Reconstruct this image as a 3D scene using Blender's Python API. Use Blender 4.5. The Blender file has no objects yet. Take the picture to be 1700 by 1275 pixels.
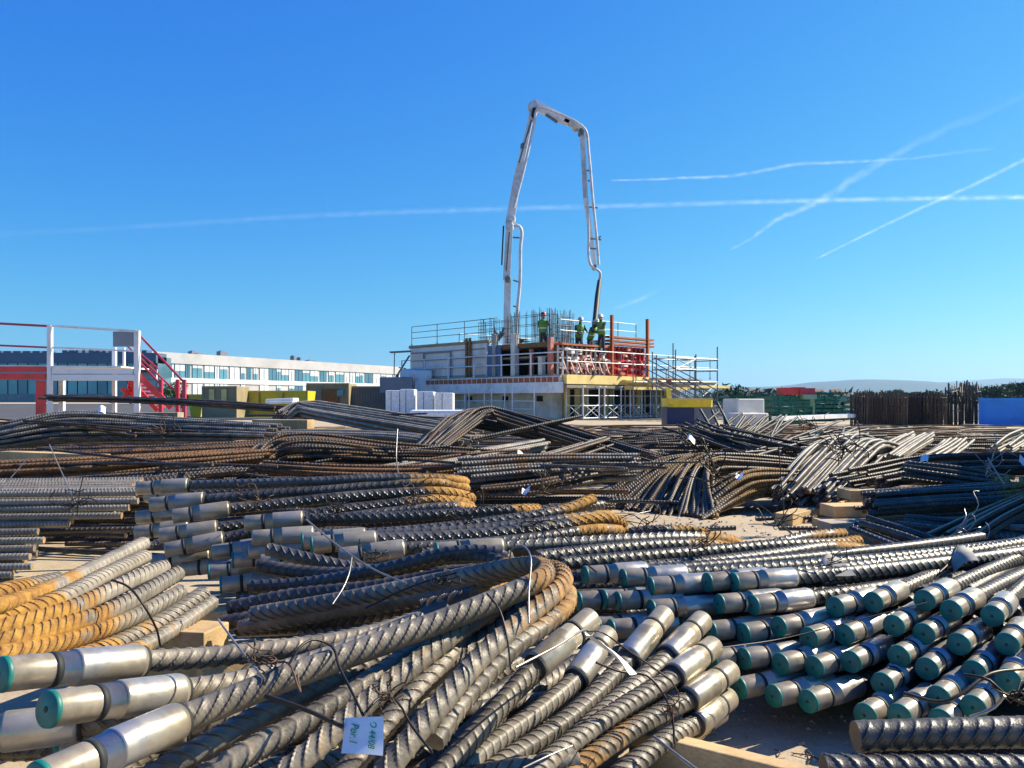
import bpy, math, random
import numpy as np
from mathutils import Vector, Matrix

# ------------------------------------------------------------------ camera, world, sun, exposure
F = 1360.0      # focal length in pixels of the 1700 px wide photograph
HY = 665.0      # horizon row
H = 0.64        # eye height above the slab
scene = bpy.context.scene
col = scene.collection
cam_d = bpy.data.cameras.new("camera")
cam_d.sensor_width = 36.0
cam_d.lens = F / 1700 * 36.0
cam_d.shift_y = (HY - 637.5) / 1700
cam_d.clip_start = 0.05
cam_d.clip_end = 60000
cam = bpy.data.objects.new("camera", cam_d)
col.objects.link(cam)
cam.location = (0, 0, H)
cam.rotation_euler = (math.radians(90), 0, 0)
scene.camera = cam

SUN_AZ = math.radians(70)     # to the right of the view direction
SUN_EL = math.radians(37)
world = bpy.data.worlds.new("World")
scene.world = world
world.use_nodes = True
wn = world.node_tree
wn.nodes.clear()
sky = wn.nodes.new("ShaderNodeTexSky")
sky.sky_type = 'NISHITA'
sky.sun_disc = False
sky.sun_elevation = SUN_EL
sky.sun_rotation = SUN_AZ
sky.air_density = 1.0
sky.dust_density = 0.3
sky.ozone_density = 2.0
# grade the physical sky channel by channel towards the photograph's deep azure
sc_ = wn.nodes.new("ShaderNodeVectorMath")
sc_.operation = 'SCALE'
sc_.inputs["Scale"].default_value = 0.05
sx_ = wn.nodes.new("ShaderNodeSeparateXYZ")
cx_ = wn.nodes.new("ShaderNodeCombineXYZ")
bg = wn.nodes.new("ShaderNodeBackground")
bg.inputs[1].default_value = 0.082
wo = wn.nodes.new("ShaderNodeOutputWorld")
wn.links.new(sky.outputs[0], sc_.inputs[0])
wn.links.new(sc_.outputs[0], sx_.inputs[0])
for i_, (a_, p_) in enumerate(((2.3, 1.68), (2.1, 1.0), (1.32, 0.3))):
    pw_ = wn.nodes.new("ShaderNodeMath")
    pw_.operation = 'POWER'
    pw_.inputs[1].default_value = p_
    ml_ = wn.nodes.new("ShaderNodeMath")
    ml_.operation = 'MULTIPLY'
    ml_.inputs[1].default_value = a_ * 5.74
    wn.links.new(sx_.outputs[i_], pw_.inputs[0])
    wn.links.new(pw_.outputs[0], ml_.inputs[0])
    wn.links.new(ml_.outputs[0], cx_.inputs[i_])
wn.links.new(cx_.outputs[0], bg.inputs[0])
wn.links.new(bg.outputs[0], wo.inputs[0])

sl = bpy.data.lights.new("sun", 'SUN')
sl.energy = 5.0
sl.angle = math.radians(0.5)
sl.color = (1.0, 0.89, 0.70)
sun = bpy.data.objects.new("sun", sl)
col.objects.link(sun)
sdir = Vector((math.sin(SUN_AZ) * math.cos(SUN_EL), math.cos(SUN_AZ) * math.cos(SUN_EL), math.sin(SUN_EL)))
sun.rotation_euler = sdir.to_track_quat('Z', 'Y').to_euler()
sun.location = (40, 20, 40)

vs = scene.view_settings
vs.view_transform = 'Standard'
vs.look = 'None'
vs.exposure = 1.08
vs.gamma = 1.0
vs.use_curve_mapping = False

R = random.Random(7)
NR = np.random.RandomState(11)


def P(px, py, d):
    """a real point at distance d (metres ahead) that the photograph shows at px, py"""
    return np.array([(px - 850.0) / F * d, d, H - (py - HY) / F * d])


# ------------------------------------------------------------------ materials
def new_mat(name):
    m = bpy.data.materials.new(name)
    m.use_nodes = True
    nt = m.node_tree
    b = nt.nodes["Principled BSDF"]
    return m, nt, b


def nd(nt, typ, **kw):
    n = nt.nodes.new(typ)
    for k, v in kw.items():
        setattr(n, k, v)
    return n


def ramp(nt, src, stops):
    r = nd(nt, "ShaderNodeValToRGB")
    e = r.color_ramp.elements
    while len(e) < len(stops):
        e.new(0.5)
    for i, (p, c) in enumerate(stops):
        e[i].position = p
        e[i].color = (c[0], c[1], c[2], 1) if not isinstance(c, (int, float)) else (c, c, c, 1)
    nt.links.new(src, r.inputs[0])
    return r.outputs[0]


def noise(nt, scale, detail=5, rough=0.6, coord="Object", vec=None):
    n = nd(nt, "ShaderNodeTexNoise")
    n.inputs["Scale"].default_value = scale
    n.inputs["Detail"].default_value = detail
    n.inputs["Roughness"].default_value = rough
    if vec is None:
        tc = nd(nt, "ShaderNodeTexCoord")
        vec = tc.outputs[coord]
    nt.links.new(vec, n.inputs["Vector"])
    return n.outputs[0]


def mixc(nt, fac, a, b, mode='MIX'):
    m = nd(nt, "ShaderNodeMix", data_type='RGBA', blend_type=mode)
    for idx, v in ((0, fac), (6, a), (7, b)):
        if hasattr(v, "is_linked") or hasattr(v, "node"):
            nt.links.new(v, m.inputs[idx])
        elif isinstance(v, (int, float)):
            m.inputs[idx].default_value = v
        else:
            m.inputs[idx].default_value = (v[0], v[1], v[2], 1)
    return m.outputs[2]


def mth(nt, op, a, b=None, clamp=False):
    m = nd(nt, "ShaderNodeMath", operation=op)
    m.use_clamp = clamp
    for idx, v in ((0, a), (1, b)):
        if v is None:
            continue
        if isinstance(v, (int, float)):
            m.inputs[idx].default_value = v
        else:
            nt.links.new(v, m.inputs[idx])
    return m.outputs[0]


def simple(name, c, rough=0.6, metal=0.0, var=0.25, scale=6.0, bump=0.0, dirt=None):
    """painted / plain surface with uneven tone and some dirt"""
    m, nt, b = new_mat(name)
    nz = noise(nt, scale)
    c = [x * .76 for x in c]; dirt = [x * .72 for x in dirt] if dirt else None
    lo = [x * (1 - var) for x in c]
    hi = [min(1, x * (1 + var * 0.6)) for x in c]
    colr = ramp(nt, nz, [(0.3, lo), (0.7, hi)])
    if dirt:
        n2 = noise(nt, scale * 0.35, 8, 0.7)
        f = ramp(nt, n2, [(0.5, 0.0), (0.68, 0.8)])
        colr = mixc(nt, f, colr, dirt)
    nt.links.new(colr, b.inputs["Base Color"])
    b.inputs["Roughness"].default_value = rough
    b.inputs["Metallic"].default_value = metal
    if bump:
        bp = nd(nt, "ShaderNodeBump")
        bp.inputs["Strength"].default_value = bump
        bp.inputs["Distance"].default_value = 0.01
        nt.links.new(noise(nt, scale * 6), bp.inputs["Height"])
        nt.links.new(bp.outputs[0], b.inputs["Normal"])
    return m


def bar_mat(name, steel, mill, rusty, rust_hi, metal=0.05, rough=0.48, bump_ribs=False, pitch=0.012, rust_bias=0.0, bright_ribs=True):
    """ribbed steel: mill scale with brown specks, turning to orange rust where the 'rust' attribute says the bar was bent"""
    m, nt, b = new_mat(name)
    at = nd(nt, "ShaderNodeAttribute", attribute_name="rust")
    oi = nd(nt, "ShaderNodeObjectInfo")
    n1 = noise(nt, 14, 6, 0.65)
    n2 = noise(nt, 70, 5, 0.7)
    steel = [x * .42 for x in steel]; mill = [x * .58 for x in mill]; rusty = [x * .5 for x in rusty]; rust_hi = [x * .62 for x in rust_hi]
    base = ramp(nt, n1, [(0.32, steel), (0.7, mill)])
    # random tone of each bar
    v = mth(nt, 'MULTIPLY_ADD', oi.outputs["Random"], 0.5)
    nt.nodes[-1].inputs[2].default_value = 0.75
    hv = nd(nt, "ShaderNodeHueSaturation")
    nt.links.new(base, hv.inputs["Color"])
    nt.links.new(v, hv.inputs["Value"])
    base = hv.outputs[0]
    rst = ramp(nt, noise(nt, 34, 7, .75), [(0.34, rusty), (0.62, rust_hi)])
    s1 = mth(nt, 'ADD', at.outputs["Fac"], rust_bias)
    s2 = mth(nt, 'SUBTRACT', n1, 0.5)
    s3 = mth(nt, 'MULTIPLY', s2, 2.3)
    s4 = mth(nt, 'ADD', s1, s3)
    n3 = mth(nt, 'SUBTRACT', n2, 0.5)
    s5 = mth(nt, 'ADD', s4, n3)
    f = ramp(nt, s5, [(0.30, 0.0), (0.62, 1.0)])
    cc = mixc(nt, f, base, rst)
    nt.links.new(cc, b.inputs["Base Color"])
    mt = mth(nt, 'MULTIPLY_ADD', f, -metal)
    nt.nodes[-1].inputs[2].default_value = metal
    nt.links.new(mt, b.inputs["Metallic"])
    rg = mth(nt, 'MULTIPLY_ADD', f, 0.85 - rough)
    nt.nodes[-1].inputs[2].default_value = rough
    nt.links.new(rg, b.inputs["Roughness"])
    bp = nd(nt, "ShaderNodeBump")
    bp.inputs["Strength"].default_value = 0.6
    bp.inputs["Distance"].default_value = 0.0014
    nt.links.new(noise(nt, 190, 4, .7), bp.inputs["Height"])
    last = bp.outputs[0]
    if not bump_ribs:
        # rib flanks: crisp relief, and the ribs' shadow painted dark brown along one flank
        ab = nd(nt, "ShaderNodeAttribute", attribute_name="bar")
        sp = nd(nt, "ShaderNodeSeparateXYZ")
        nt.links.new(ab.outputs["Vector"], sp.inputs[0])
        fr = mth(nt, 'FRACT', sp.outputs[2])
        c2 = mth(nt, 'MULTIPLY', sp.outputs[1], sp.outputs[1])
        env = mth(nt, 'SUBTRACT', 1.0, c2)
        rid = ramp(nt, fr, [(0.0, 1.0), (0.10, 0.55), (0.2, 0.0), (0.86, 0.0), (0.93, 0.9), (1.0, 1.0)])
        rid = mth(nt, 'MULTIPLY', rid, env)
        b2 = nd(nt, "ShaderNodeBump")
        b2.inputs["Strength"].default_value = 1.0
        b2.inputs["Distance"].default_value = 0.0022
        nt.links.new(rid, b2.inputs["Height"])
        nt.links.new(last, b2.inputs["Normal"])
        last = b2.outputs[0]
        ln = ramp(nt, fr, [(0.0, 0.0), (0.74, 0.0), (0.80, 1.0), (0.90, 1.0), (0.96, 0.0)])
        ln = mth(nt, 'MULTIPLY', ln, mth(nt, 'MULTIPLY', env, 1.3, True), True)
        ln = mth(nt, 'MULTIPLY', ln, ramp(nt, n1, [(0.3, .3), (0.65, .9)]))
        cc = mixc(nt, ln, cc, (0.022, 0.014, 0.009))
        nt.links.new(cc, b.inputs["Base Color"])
    if bump_ribs:
        ab = nd(nt, "ShaderNodeAttribute", attribute_name="bar")
        sp = nd(nt, "ShaderNodeSeparateXYZ")
        nt.links.new(ab.outputs["Vector"], sp.inputs[0])
        ph = mth(nt, 'MULTIPLY', sp.outputs[0], 2 * math.pi / pitch)
        sk = mth(nt, 'MULTIPLY', sp.outputs[1], 2.4)
        sm = mth(nt, 'SINE', mth(nt, 'ADD', ph, sk))
        sm = mth(nt, 'MAXIMUM', sm, 0.0)
        b2 = nd(nt, "ShaderNodeBump")
        b2.inputs["Strength"].default_value = 1.0
        b2.inputs["Distance"].default_value = 0.002
        nt.links.new(sm, b2.inputs["Height"])
        nt.links.new(last, b2.inputs["Normal"])
        last = b2.outputs[0]
    nt.links.new(last, b.inputs["Normal"])
    return m


M = {}
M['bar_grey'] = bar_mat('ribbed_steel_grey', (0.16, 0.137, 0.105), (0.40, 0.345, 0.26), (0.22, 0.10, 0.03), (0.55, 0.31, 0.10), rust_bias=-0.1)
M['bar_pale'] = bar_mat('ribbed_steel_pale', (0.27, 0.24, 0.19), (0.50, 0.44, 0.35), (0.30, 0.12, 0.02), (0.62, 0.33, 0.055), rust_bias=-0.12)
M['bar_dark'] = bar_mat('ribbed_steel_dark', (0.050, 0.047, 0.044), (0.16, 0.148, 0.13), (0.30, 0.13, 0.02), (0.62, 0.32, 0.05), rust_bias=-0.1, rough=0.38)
M['thin_pale'] = bar_mat('thin_rebar_pale', (0.27, 0.245, 0.20), (0.58, 0.52, 0.42), (0.22, 0.12, 0.05), (0.36, 0.23, 0.11), bump_ribs=True, pitch=0.014, rust_bias=-0.25)
M['thin_grey'] = bar_mat('thin_rebar_grey', (0.09, 0.082, 0.075), (0.44, 0.40, 0.35), (0.12, 0.06, 0.03), (0.30, 0.16, 0.07), bump_ribs=True, pitch=0.016, rust_bias=-0.05)
M['thin_brown'] = bar_mat('thin_rebar_brown', (0.05, 0.042, 0.038), (0.20, 0.16, 0.125), (0.10, 0.05, 0.025), (0.30, 0.16, 0.07), bump_ribs=True, pitch=0.018, rust_bias=0.15, metal=0.15)
M['thin_rust'] = bar_mat('thin_rebar_rust', (0.07, 0.05, 0.035), (0.24, 0.17, 0.11), (0.13, 0.06, 0.025), (0.34, 0.17, 0.07), bump_ribs=True, pitch=0.018, rust_bias=0.25, metal=0.1)
M['thin_black'] = bar_mat('thin_rebar_black', (0.04, 0.036, 0.034), (0.17, 0.15, 0.125), (0.14, 0.06, 0.03), (0.30, 0.15, 0.06), bump_ribs=True, pitch=0.018, rust_bias=-0.25)

M['draped'] = bar_mat('draped_rebar_brown', (0.09, 0.072, 0.055), (0.30, 0.235, 0.165), (0.16, 0.08, 0.03), (0.50, 0.30, 0.10), bump_ribs=True, pitch=0.018, rust_bias=0.15, metal=0.1)


def sleeve_mat(name='machined_sleeve_steel', f_=.9, metal=.6, r0=.24, r1=.46):
    m, nt, b = new_mat(name)
    n1 = noise(nt, 9, 4, 0.6)
    c = ramp(nt, n1, [(0.3, (0.32 * f_, 0.26 * f_, 0.17 * f_)), (0.5, (0.50 * f_, 0.45 * f_, 0.36 * f_)), (0.68, (0.32 * f_, 0.34 * f_, 0.40 * f_))])
    n3 = noise(nt, 60, 6, 0.7)
    f = ramp(nt, n3, [(0.5, 0.0), (0.7, 0.7)])
    c = mixc(nt, f, c, (0.30, 0.27, 0.22))
    nt.links.new(c, b.inputs["Base Color"])
    b.inputs["Metallic"].default_value = metal
    nt.links.new(ramp(nt, noise(nt, 35), [(0.3, r0), (0.7, r1)]), b.inputs["Roughness"])
    bp = nd(nt, "ShaderNodeBump")
    bp.inputs["Strength"].default_value = 0.25
    bp.inputs["Distance"].default_value = 0.0008
    nt.links.new(noise(nt, 160), bp.inputs["Height"])
    nt.links.new(bp.outputs[0], b.inputs["Normal"])
    return m


M['sleeve'] = sleeve_mat()
M['sleeve_dull'] = sleeve_mat('dull_sleeve_steel', .62, .45, .34, .55)
M['rod'] = simple('threaded_rod_steel', (0.40, 0.34, 0.25), 0.36, 0.25, 0.35, 40)
M['ring'] = simple('black_rubber_ring', (0.015, 0.018, 0.02), 0.7, 0, 0.2, 30)
M['cap'] = simple('teal_plastic_cap', (0.004, 0.20, 0.17), 0.5, 0, 0.3, 60, dirt=(0.03, 0.12, 0.11))
M['cap_hole'] = simple('cap_hole_dark', (0.01, 0.05, 0.05), 0.7)
M['cut'] = simple('cut_steel_end', (0.30, 0.17, 0.09), 0.7, 0.2, 0.4, 80)
M['wire'] = simple('annealed_wire', (0.045, 0.038, 0.033), 0.45, 0.6, 0.4, 50)
M['wire_rust'] = simple('rusty_wire', (0.13, 0.075, 0.045), 0.8, 0.1, 0.5, 60)
M['wire_pale'] = simple('bright_wire', (0.42, 0.40, 0.37), 0.35, 0.7, 0.3, 50)
M['paper'] = simple('white_paper', (1.0, 1.0, 1.0), 0.7, 0, 0.05, 20)
M['ink'] = simple('green_ink', (0.03, 0.36, 0.17), 0.6, 0, 0.2, 40)


M['asphalt'] = simple('yard_asphalt', (0.075, 0.075, 0.078), 0.9, 0, 0.3, .4, dirt=(0.14, 0.125, 0.10))


def wood_mat(name, a, b_, axis_scale=(2, 2, 2)):
    m, nt, b = new_mat(name)
    tc = nd(nt, "ShaderNodeTexCoord")
    mp = nd(nt, "ShaderNodeMapping")
    mp.inputs["Scale"].default_value = axis_scale
    nt.links.new(tc.outputs["Object"], mp.inputs[0])
    n1 = noise(nt, 6, 6, 0.7, vec=mp.outputs[0])
    c = ramp(nt, n1, [(0.3, a), (0.7, b_)])
    n2 = noise(nt, 3, 6, 0.7)
    f = ramp(nt, n2, [(0.42, 0.0), (0.66, 0.85)])
    c = mixc(nt, f, c, [x * 0.42 for x in a])
    nt.links.new(c, b.inputs["Base Color"])
    b.inputs["Roughness"].default_value = 0.75
    bp = nd(nt, "ShaderNodeBump")
    bp.inputs["Strength"].default_value = 0.4
    bp.inputs["Distance"].default_value = 0.003
    nt.links.new(n1, bp.inputs["Height"])
    nt.links.new(bp.outputs[0], b.inputs["Normal"])
    return m


M['wood'] = wood_mat('sawn_timber', (0.46, 0.30, 0.13), (0.66, 0.47, 0.24), (2, 30, 30))
M['wood_old'] = wood_mat('weathered_timber', (0.28, 0.22, 0.15), (0.46, 0.37, 0.26), (2, 30, 30))
M['ply'] = simple('yellow_plywood', (0.95, 0.72, 0.26), 0.6, 0, 0.15, 2, dirt=(0.5, 0.36, 0.14))


def ground_mat():
    m, nt, b = new_mat('dusty_concrete')
    n1 = noise(nt, 0.9, 8, 0.65)
    n2 = noise(nt, 26, 6, 0.7)
    c = ramp(nt, n1, [(0.3, (0.32, 0.255, 0.165)), (0.55, (0.41, 0.335, 0.225)), (0.72, (0.46, 0.39, 0.28))])
    f = ramp(nt, n2, [(0.52, 0.0), (0.72, 0.5)])
    c = mixc(nt, f, c, (0.27, 0.23, 0.18))
    n3 = noise(nt, 2.2, 8, 0.75)
    f3 = ramp(nt, n3, [(0.52, 0.0), (0.66, 0.75)])
    c = mixc(nt, f3, c, (0.30, 0.21, 0.13))
    nt.links.new(c, b.inputs["Base Color"])
    b.inputs["Roughness"].default_value = 0.88
    bp = nd(nt, "ShaderNodeBump")
    bp.inputs["Strength"].default_value = 0.5
    bp.inputs["Distance"].default_value = 0.01
    nt.links.new(n2, bp.inputs["Height"])
    nt.links.new(bp.outputs[0], b.inputs["Normal"])
    return m


M['ground'] = ground_mat()
M['concrete'] = simple('raw_concrete', (0.42, 0.41, 0.38), 0.85, 0, 0.25, 1.6, 0.3, dirt=(0.30, 0.28, 0.24))
M['concrete_light'] = simple('pale_concrete', (0.88, 0.84, 0.74), 0.85, 0, 0.2, 1.6, 0.3, dirt=(0.42, 0.38, 0.32))
M['whiteform'] = simple('white_formwork_face', (0.90, 0.88, 0.86), 0.6, 0, 0.12, 1.2, dirt=(0.6, 0.5, 0.4))
M['white'] = simple('white_paint', (0.95, 0.95, 0.95), 0.45, 0, 0.08, 3, dirt=(0.58, 0.57, 0.54))
M['galv'] = simple('galvanised_steel', (0.32, 0.33, 0.35), 0.5, 0.3, 0.2, 8)
M['galv_dark'] = simple('dull_galvanised_steel', (0.20, 0.23, 0.25), 0.5, 0.5, 0.3, 8)
M['red'] = simple('red_paint', (0.88, 0.05, 0.05), 0.45, 0, 0.15, 4, dirt=(0.42, 0.06, 0.05))
M['redrail'] = simple('crimson_paint', (0.50, 0.03, 0.08), 0.45, 0, 0.15, 4)
M['orange'] = simple('orange_formwork_paint', (0.55, 0.13, 0.035), 0.6, 0, 0.35, 4, dirt=(0.28, 0.09, 0.04))
M['pinkred'] = simple('faded_red_formwork', (0.62, 0.20, 0.14), 0.6, 0, 0.3, 5, dirt=(0.5, 0.4, 0.36))
M['yellow'] = simple('yellow_paint', (0.98, 0.72, 0.03), 0.45, 0, 0.12, 3, dirt=(0.55, 0.40, 0.08))
M['blue'] = simple('blue_container_paint', (0.04, 0.36, 1.0), 0.45, 0, 0.1, 2, dirt=(0.04, 0.16, 0.45))
M['navy'] = simple('navy_paint', (0.02, 0.035, 0.12), 0.5, 0, 0.2, 4)
M['green'] = simple('green_steel_paint', (0.012, 0.20, 0.11), 0.5, 0, 0.3, 4, dirt=(0.02, 0.07, 0.05))
M['palegreen'] = simple('pale_green_paint', (0.30, 0.50, 0.30), 0.5, 0, 0.2, 4)
M['beige'] = simple('beige_cabin_paint', (0.38, 0.31, 0.17), 0.6, 0, 0.15, 2, dirt=(0.26, 0.20, 0.10))
M['beige_grey'] = simple('greybeige_panel', (0.27, 0.25, 0.20), 0.6, 0, 0.15, 2)
M['rustplate'] = simple('rusty_stain', (0.30, 0.14, 0.04), 0.85, 0, 0.6, 12)
M['greypanel'] = simple('grey_panel', (0.20, 0.23, 0.28), 0.5, 0.1, 0.1, 3)
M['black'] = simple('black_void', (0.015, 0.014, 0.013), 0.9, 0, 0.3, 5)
M['hose'] = simple('black_rubber_hose', (0.015, 0.016, 0.02), 0.6)
M['boom'] = simple('boom_white_paint', (0.95, 0.95, 0.95), 0.4, 0, 0.1, 2, dirt=(0.50, 0.46, 0.40))
M['boom_side'] = simple('boom_grey_paint', (0.78, 0.77, 0.77), 0.5, 0.0, 0.2, 3, dirt=(0.30, 0.27, 0.24))
M['wrap'] = simple('plastic_wrap', (0.98, 0.99, 1.0), 0.3, 0, 0.25, 9, 0.6)
M['facade'] = simple('white_facade', (0.56, 0.56, 0.57), 0.8, 0, 0.12, 0.25, dirt=(0.44, 0.43, 0.42))
M['facade_dark'] = simple('dark_roof_panel', (0.10, 0.14, 0.23), 0.35, 0.1, 0.2, 0.3)
M['skin'] = simple('skin', (0.50, 0.30, 0.20), 0.6)
M['trousers'] = simple('dark_work_trousers', (0.03, 0.04, 0.07), 0.85)
M['vest'] = simple('hi_vis_green_vest', (0.16, 0.42, 0.03), 0.7)
M['helmet_red'] = simple('red_helmet', (0.40, 0.03, 0.03), 0.4)
M['helmet_white'] = simple('white_helmet', (0.75, 0.75, 0.72), 0.4)


def glass_mat(name, c, rough=0.12):
    m, nt, b = new_mat(name)
    n = noise(nt, 0.08, 3)
    nt.links.new(ramp(nt, n, [(0.35, [x * 0.7 for x in c]), (0.65, c)]), b.inputs["Base Color"])
    b.inputs["Roughness"].default_value = rough
    b.inputs["Metallic"].default_value = 0.35
    return m


M['glass'] = glass_mat('tinted_glass', (0.14, 0.34, 0.42))
M['glass_dark'] = glass_mat('dark_glass', (0.09, 0.22, 0.30))
M['blind'] = simple('white_blind', (0.72, 0.75, 0.76), 0.7, 0, 0.1, 0.3)


# ------------------------------------------------------------------ mesh building
def catmull(pts, n_per=12):
    pts = np.asarray(pts, float)
    if len(pts) < 3:
        t = np.linspace(0, 1, n_per + 1)[:, None]
        return pts[0] * (1 - t) + pts[1] * t
    p = np.vstack([2 * pts[0] - pts[1], pts, 2 * pts[-1] - pts[-2]])
    out = []
    for i in range(1, len(p) - 2):
        p0, p1, p2, p3 = p[i - 1:i + 3]
        t = np.linspace(0, 1, n_per, endpoint=False)[:, None]
        # centripetal-like tension through chord scaled tangents
        d01 = np.linalg.norm(p1[:3] - p0[:3]) + 1e-9
        d12 = np.linalg.norm(p2[:3] - p1[:3]) + 1e-9
        d23 = np.linalg.norm(p3[:3] - p2[:3]) + 1e-9
        m1 = ((p1 - p0) / d01 * d12 + (p2 - p1)) * 0.5 if d01 > 1e-6 else p2 - p1
        m2 = ((p3 - p2) / d23 * d12 + (p2 - p1)) * 0.5
        h00 = 2 * t**3 - 3 * t**2 + 1
        h10 = t**3 - 2 * t**2 + t
        h01 = -2 * t**3 + 3 * t**2
        h11 = t**3 - t**2
        out.append(h00 * p1 + h10 * m1 + h01 * p2 + h11 * m2)
    out.append(p[-2][None])
    return np.vstack(out)


def resample(c, step):
    """c: (n, k) first three columns are positions"""
    seg = np.linalg.norm(np.diff(c[:, :3], axis=0), axis=1)
    s = np.concatenate([[0], np.cumsum(seg)])
    n = max(2, int(s[-1] / step) + 1)
    ss = np.linspace(0, s[-1], n)
    return np.stack([np.interp(ss, s, c[:, k]) for k in range(c.shape[1])], 1), ss


class MB:
    def __init__(self):
        self.V = []; self.Q = []; self.T = []; self.N = 0
        self.rust = []; self.bar = []; self.polys = []

    def add(self, V, Q=None, T=None, rust=None, bar=None):
        V = np.asarray(V, float)
        self.V.append(V)
        if Q is not None and len(Q): self.Q.append(np.asarray(Q, int) + self.N)
        if T is not None and len(T): self.T.append(np.asarray(T, int) + self.N)
        self.rust.append(np.zeros(len(V)) if rust is None else rust)
        self.bar.append(np.zeros((len(V), 3)) if bar is None else bar)
        self.N += len(V)

    def sweep(self, pts, r, rust=None, seg=10, step=0.05, pitch=None, rib=0.0018, caps=True, roll=0.0, slant=0.45, smooth=True, s0=0.0, nper=12):
        pts = np.asarray(pts, float)
        rs = np.zeros(len(pts)) if rust is None else np.asarray(rust, float)
        if np.isscalar(rs) or rs.ndim == 0: rs = np.full(len(pts), float(rs))
        rad = np.full(len(pts), r) if np.isscalar(r) else np.asarray(r, float)
        c = np.hstack([pts, rs[:, None], rad[:, None]])
        if smooth and len(pts) > 2: c = catmull(c, nper)
        c, s = resample(c, step)
        p = c[:, :3]
        T = np.gradient(p, axis=0)
        T /= np.linalg.norm(T, axis=1)[:, None] + 1e-12
        Nn = np.zeros_like(T)
        a = np.array([0, 0, 1.0]) if abs(T[0][2]) < 0.9 else np.array([1.0, 0, 0])
        n = np.cross(T[0], a); n /= np.linalg.norm(n)
        for i in range(len(T)):
            t = T[i]
            n = n - t * (n @ t)
            n = n / math.sqrt(n @ n)
            Nn[i] = n
        B = np.cross(T, Nn)
        th = np.linspace(0, 2 * np.pi, seg, endpoint=False) + roll
        ct, st = np.cos(th), np.sin(th)
        rr = c[:, 4][:, None] * np.ones(seg)[None]
        if pitch:
            ph = (s[:, None] + s0) / pitch + slant * np.cos(th - roll)[None]
            fr = ph - np.round(ph); w = np.exp(-(fr / np.where(fr > 0, 0.16, 0.07)) ** 2)
            env = np.clip(np.abs(np.sin(th - roll)) * 1.35, 0, 1)[None]
            lon = 0.8 * (np.abs(np.sin(th - roll)) < 0.16)[None]
            rr = rr + rib * np.maximum(w * env, lon)
        V = p[:, None, :] + rr[..., None] * (ct[None, :, None] * Nn[:, None, :] + st[None, :, None] * B[:, None, :])
        m = len(p)
        V = V.reshape(-1, 3)
        i = np.arange(m - 1)[:, None] * seg
        j = np.arange(seg)[None]
        jn = (j + 1) % seg
        Q = np.stack([i + j, i + jn, i + seg + jn, i + seg + j], -1).reshape(-1, 4)
        rv = np.repeat(c[:, 3], seg)
        phs = (ph if pitch else (s[:, None] + s0) / .02 + .6 * np.cos(th - roll)[None]).reshape(-1)
        bar = np.stack([np.repeat(s + s0, seg), np.tile(np.cos(th - roll), m), phs], 1)
        base = self.N
        self.add(V, Q, None, rv, bar)
        if caps:
            for e, idx in ((0, 0), (m - 1, (m - 1) * seg)):
                self.add(np.vstack([V[idx:idx + seg], p[e][None]]), None,
                         [(k, seg, (k + 1) % seg) if e == 0 else (k, (k + 1) % seg, seg) for k in range(seg)][::1],
                         np.full(seg + 1, min(1.0, c[e, 3] + 0.35)), None)
        return p, T

    def lathe(self, p0, axis, prof, seg=20):
        """prof: list of (distance along axis, radius)"""
        ax = np.asarray(axis, float); ax = ax / np.linalg.norm(ax)
        a = np.array([0, 0, 1.0]) if abs(ax[2]) < 0.9 else np.array([1.0, 0, 0])
        n = np.cross(ax, a); n /= np.linalg.norm(n); b = np.cross(ax, n)
        th = np.linspace(0, 2 * np.pi, seg, endpoint=False)
        V = []
        for (t, r) in prof:
            V.append(np.asarray(p0) + ax * t + r * (np.cos(th)[:, None] * n + np.sin(th)[:, None] * b))
        V = np.vstack(V)
        m = len(prof)
        i = np.arange(m - 1)[:, None] * seg; j = np.arange(seg)[None]; jn = (j + 1) % seg
        Q = np.stack([i + j, i + jn, i + seg + jn, i + seg + j], -1).reshape(-1, 4)
        self.add(V, Q)

    def box(self, c, s, R3=None):
        c = np.asarray(c, float); h = np.asarray(s, float) / 2
        k = np.array([(-1, -1, -1), (1, -1, -1), (1, 1, -1), (-1, 1, -1), (-1, -1, 1), (1, -1, 1), (1, 1, 1), (-1, 1, 1)], float) * h
        if R3 is not None: k = k @ np.asarray(R3).T
        self.add(k + c, [(0, 3, 2, 1), (4, 5, 6, 7), (0, 1, 5, 4), (1, 2, 6, 5), (2, 3, 7, 6), (3, 0, 4, 7)])

    def beam(self, a, b, w, h, up=(0, 0, 1)):
        """box from a to b, w across, h along up"""
        a = np.asarray(a, float); b = np.asarray(b, float)
        d = b - a; L = np.linalg.norm(d); x = d / L
        u = np.asarray(up, float)
        y = np.cross(u, x)
        if np.linalg.norm(y) < 1e-6: y = np.cross([1.0, 0, 0], x)
        y /= np.linalg.norm(y); z = np.cross(x, y)
        self.box((a + b) / 2, (L, w, h), np.stack([x, y, z], 1))

    def tube(self, a, b, r, seg=8):
        self.sweep([a, b], r, seg=seg, step=1e9, smooth=False)

    def quadface(self, pts):
        self.add(pts, [(0, 1, 2, 3)])

    def build(self, name, mat, parent=None, origin=None, smooth=True, bevel=0):
        V = np.vstack(self.V)
        if parent is not None:
            o = np.array(parent.matrix_basis.translation) if parent.get('_o') is None else np.array(parent['_o'])
        else:
            o = np.asarray(origin, float) if origin is not None else np.array([V[:, 0].mean(), V[:, 1].mean(), V[:, 2].min()])
        me = bpy.data.meshes.new(name)
        Q = np.vstack(self.Q) if self.Q else np.zeros((0, 4), int)
        T = np.vstack(self.T) if self.T else np.zeros((0, 3), int)
        loops = np.concatenate([Q.ravel(), T.ravel()])
        nq, ntr = len(Q), len(T)
        me.vertices.add(len(V))
        me.vertices.foreach_set("co", (V - o).astype(np.float32).ravel())
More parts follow.
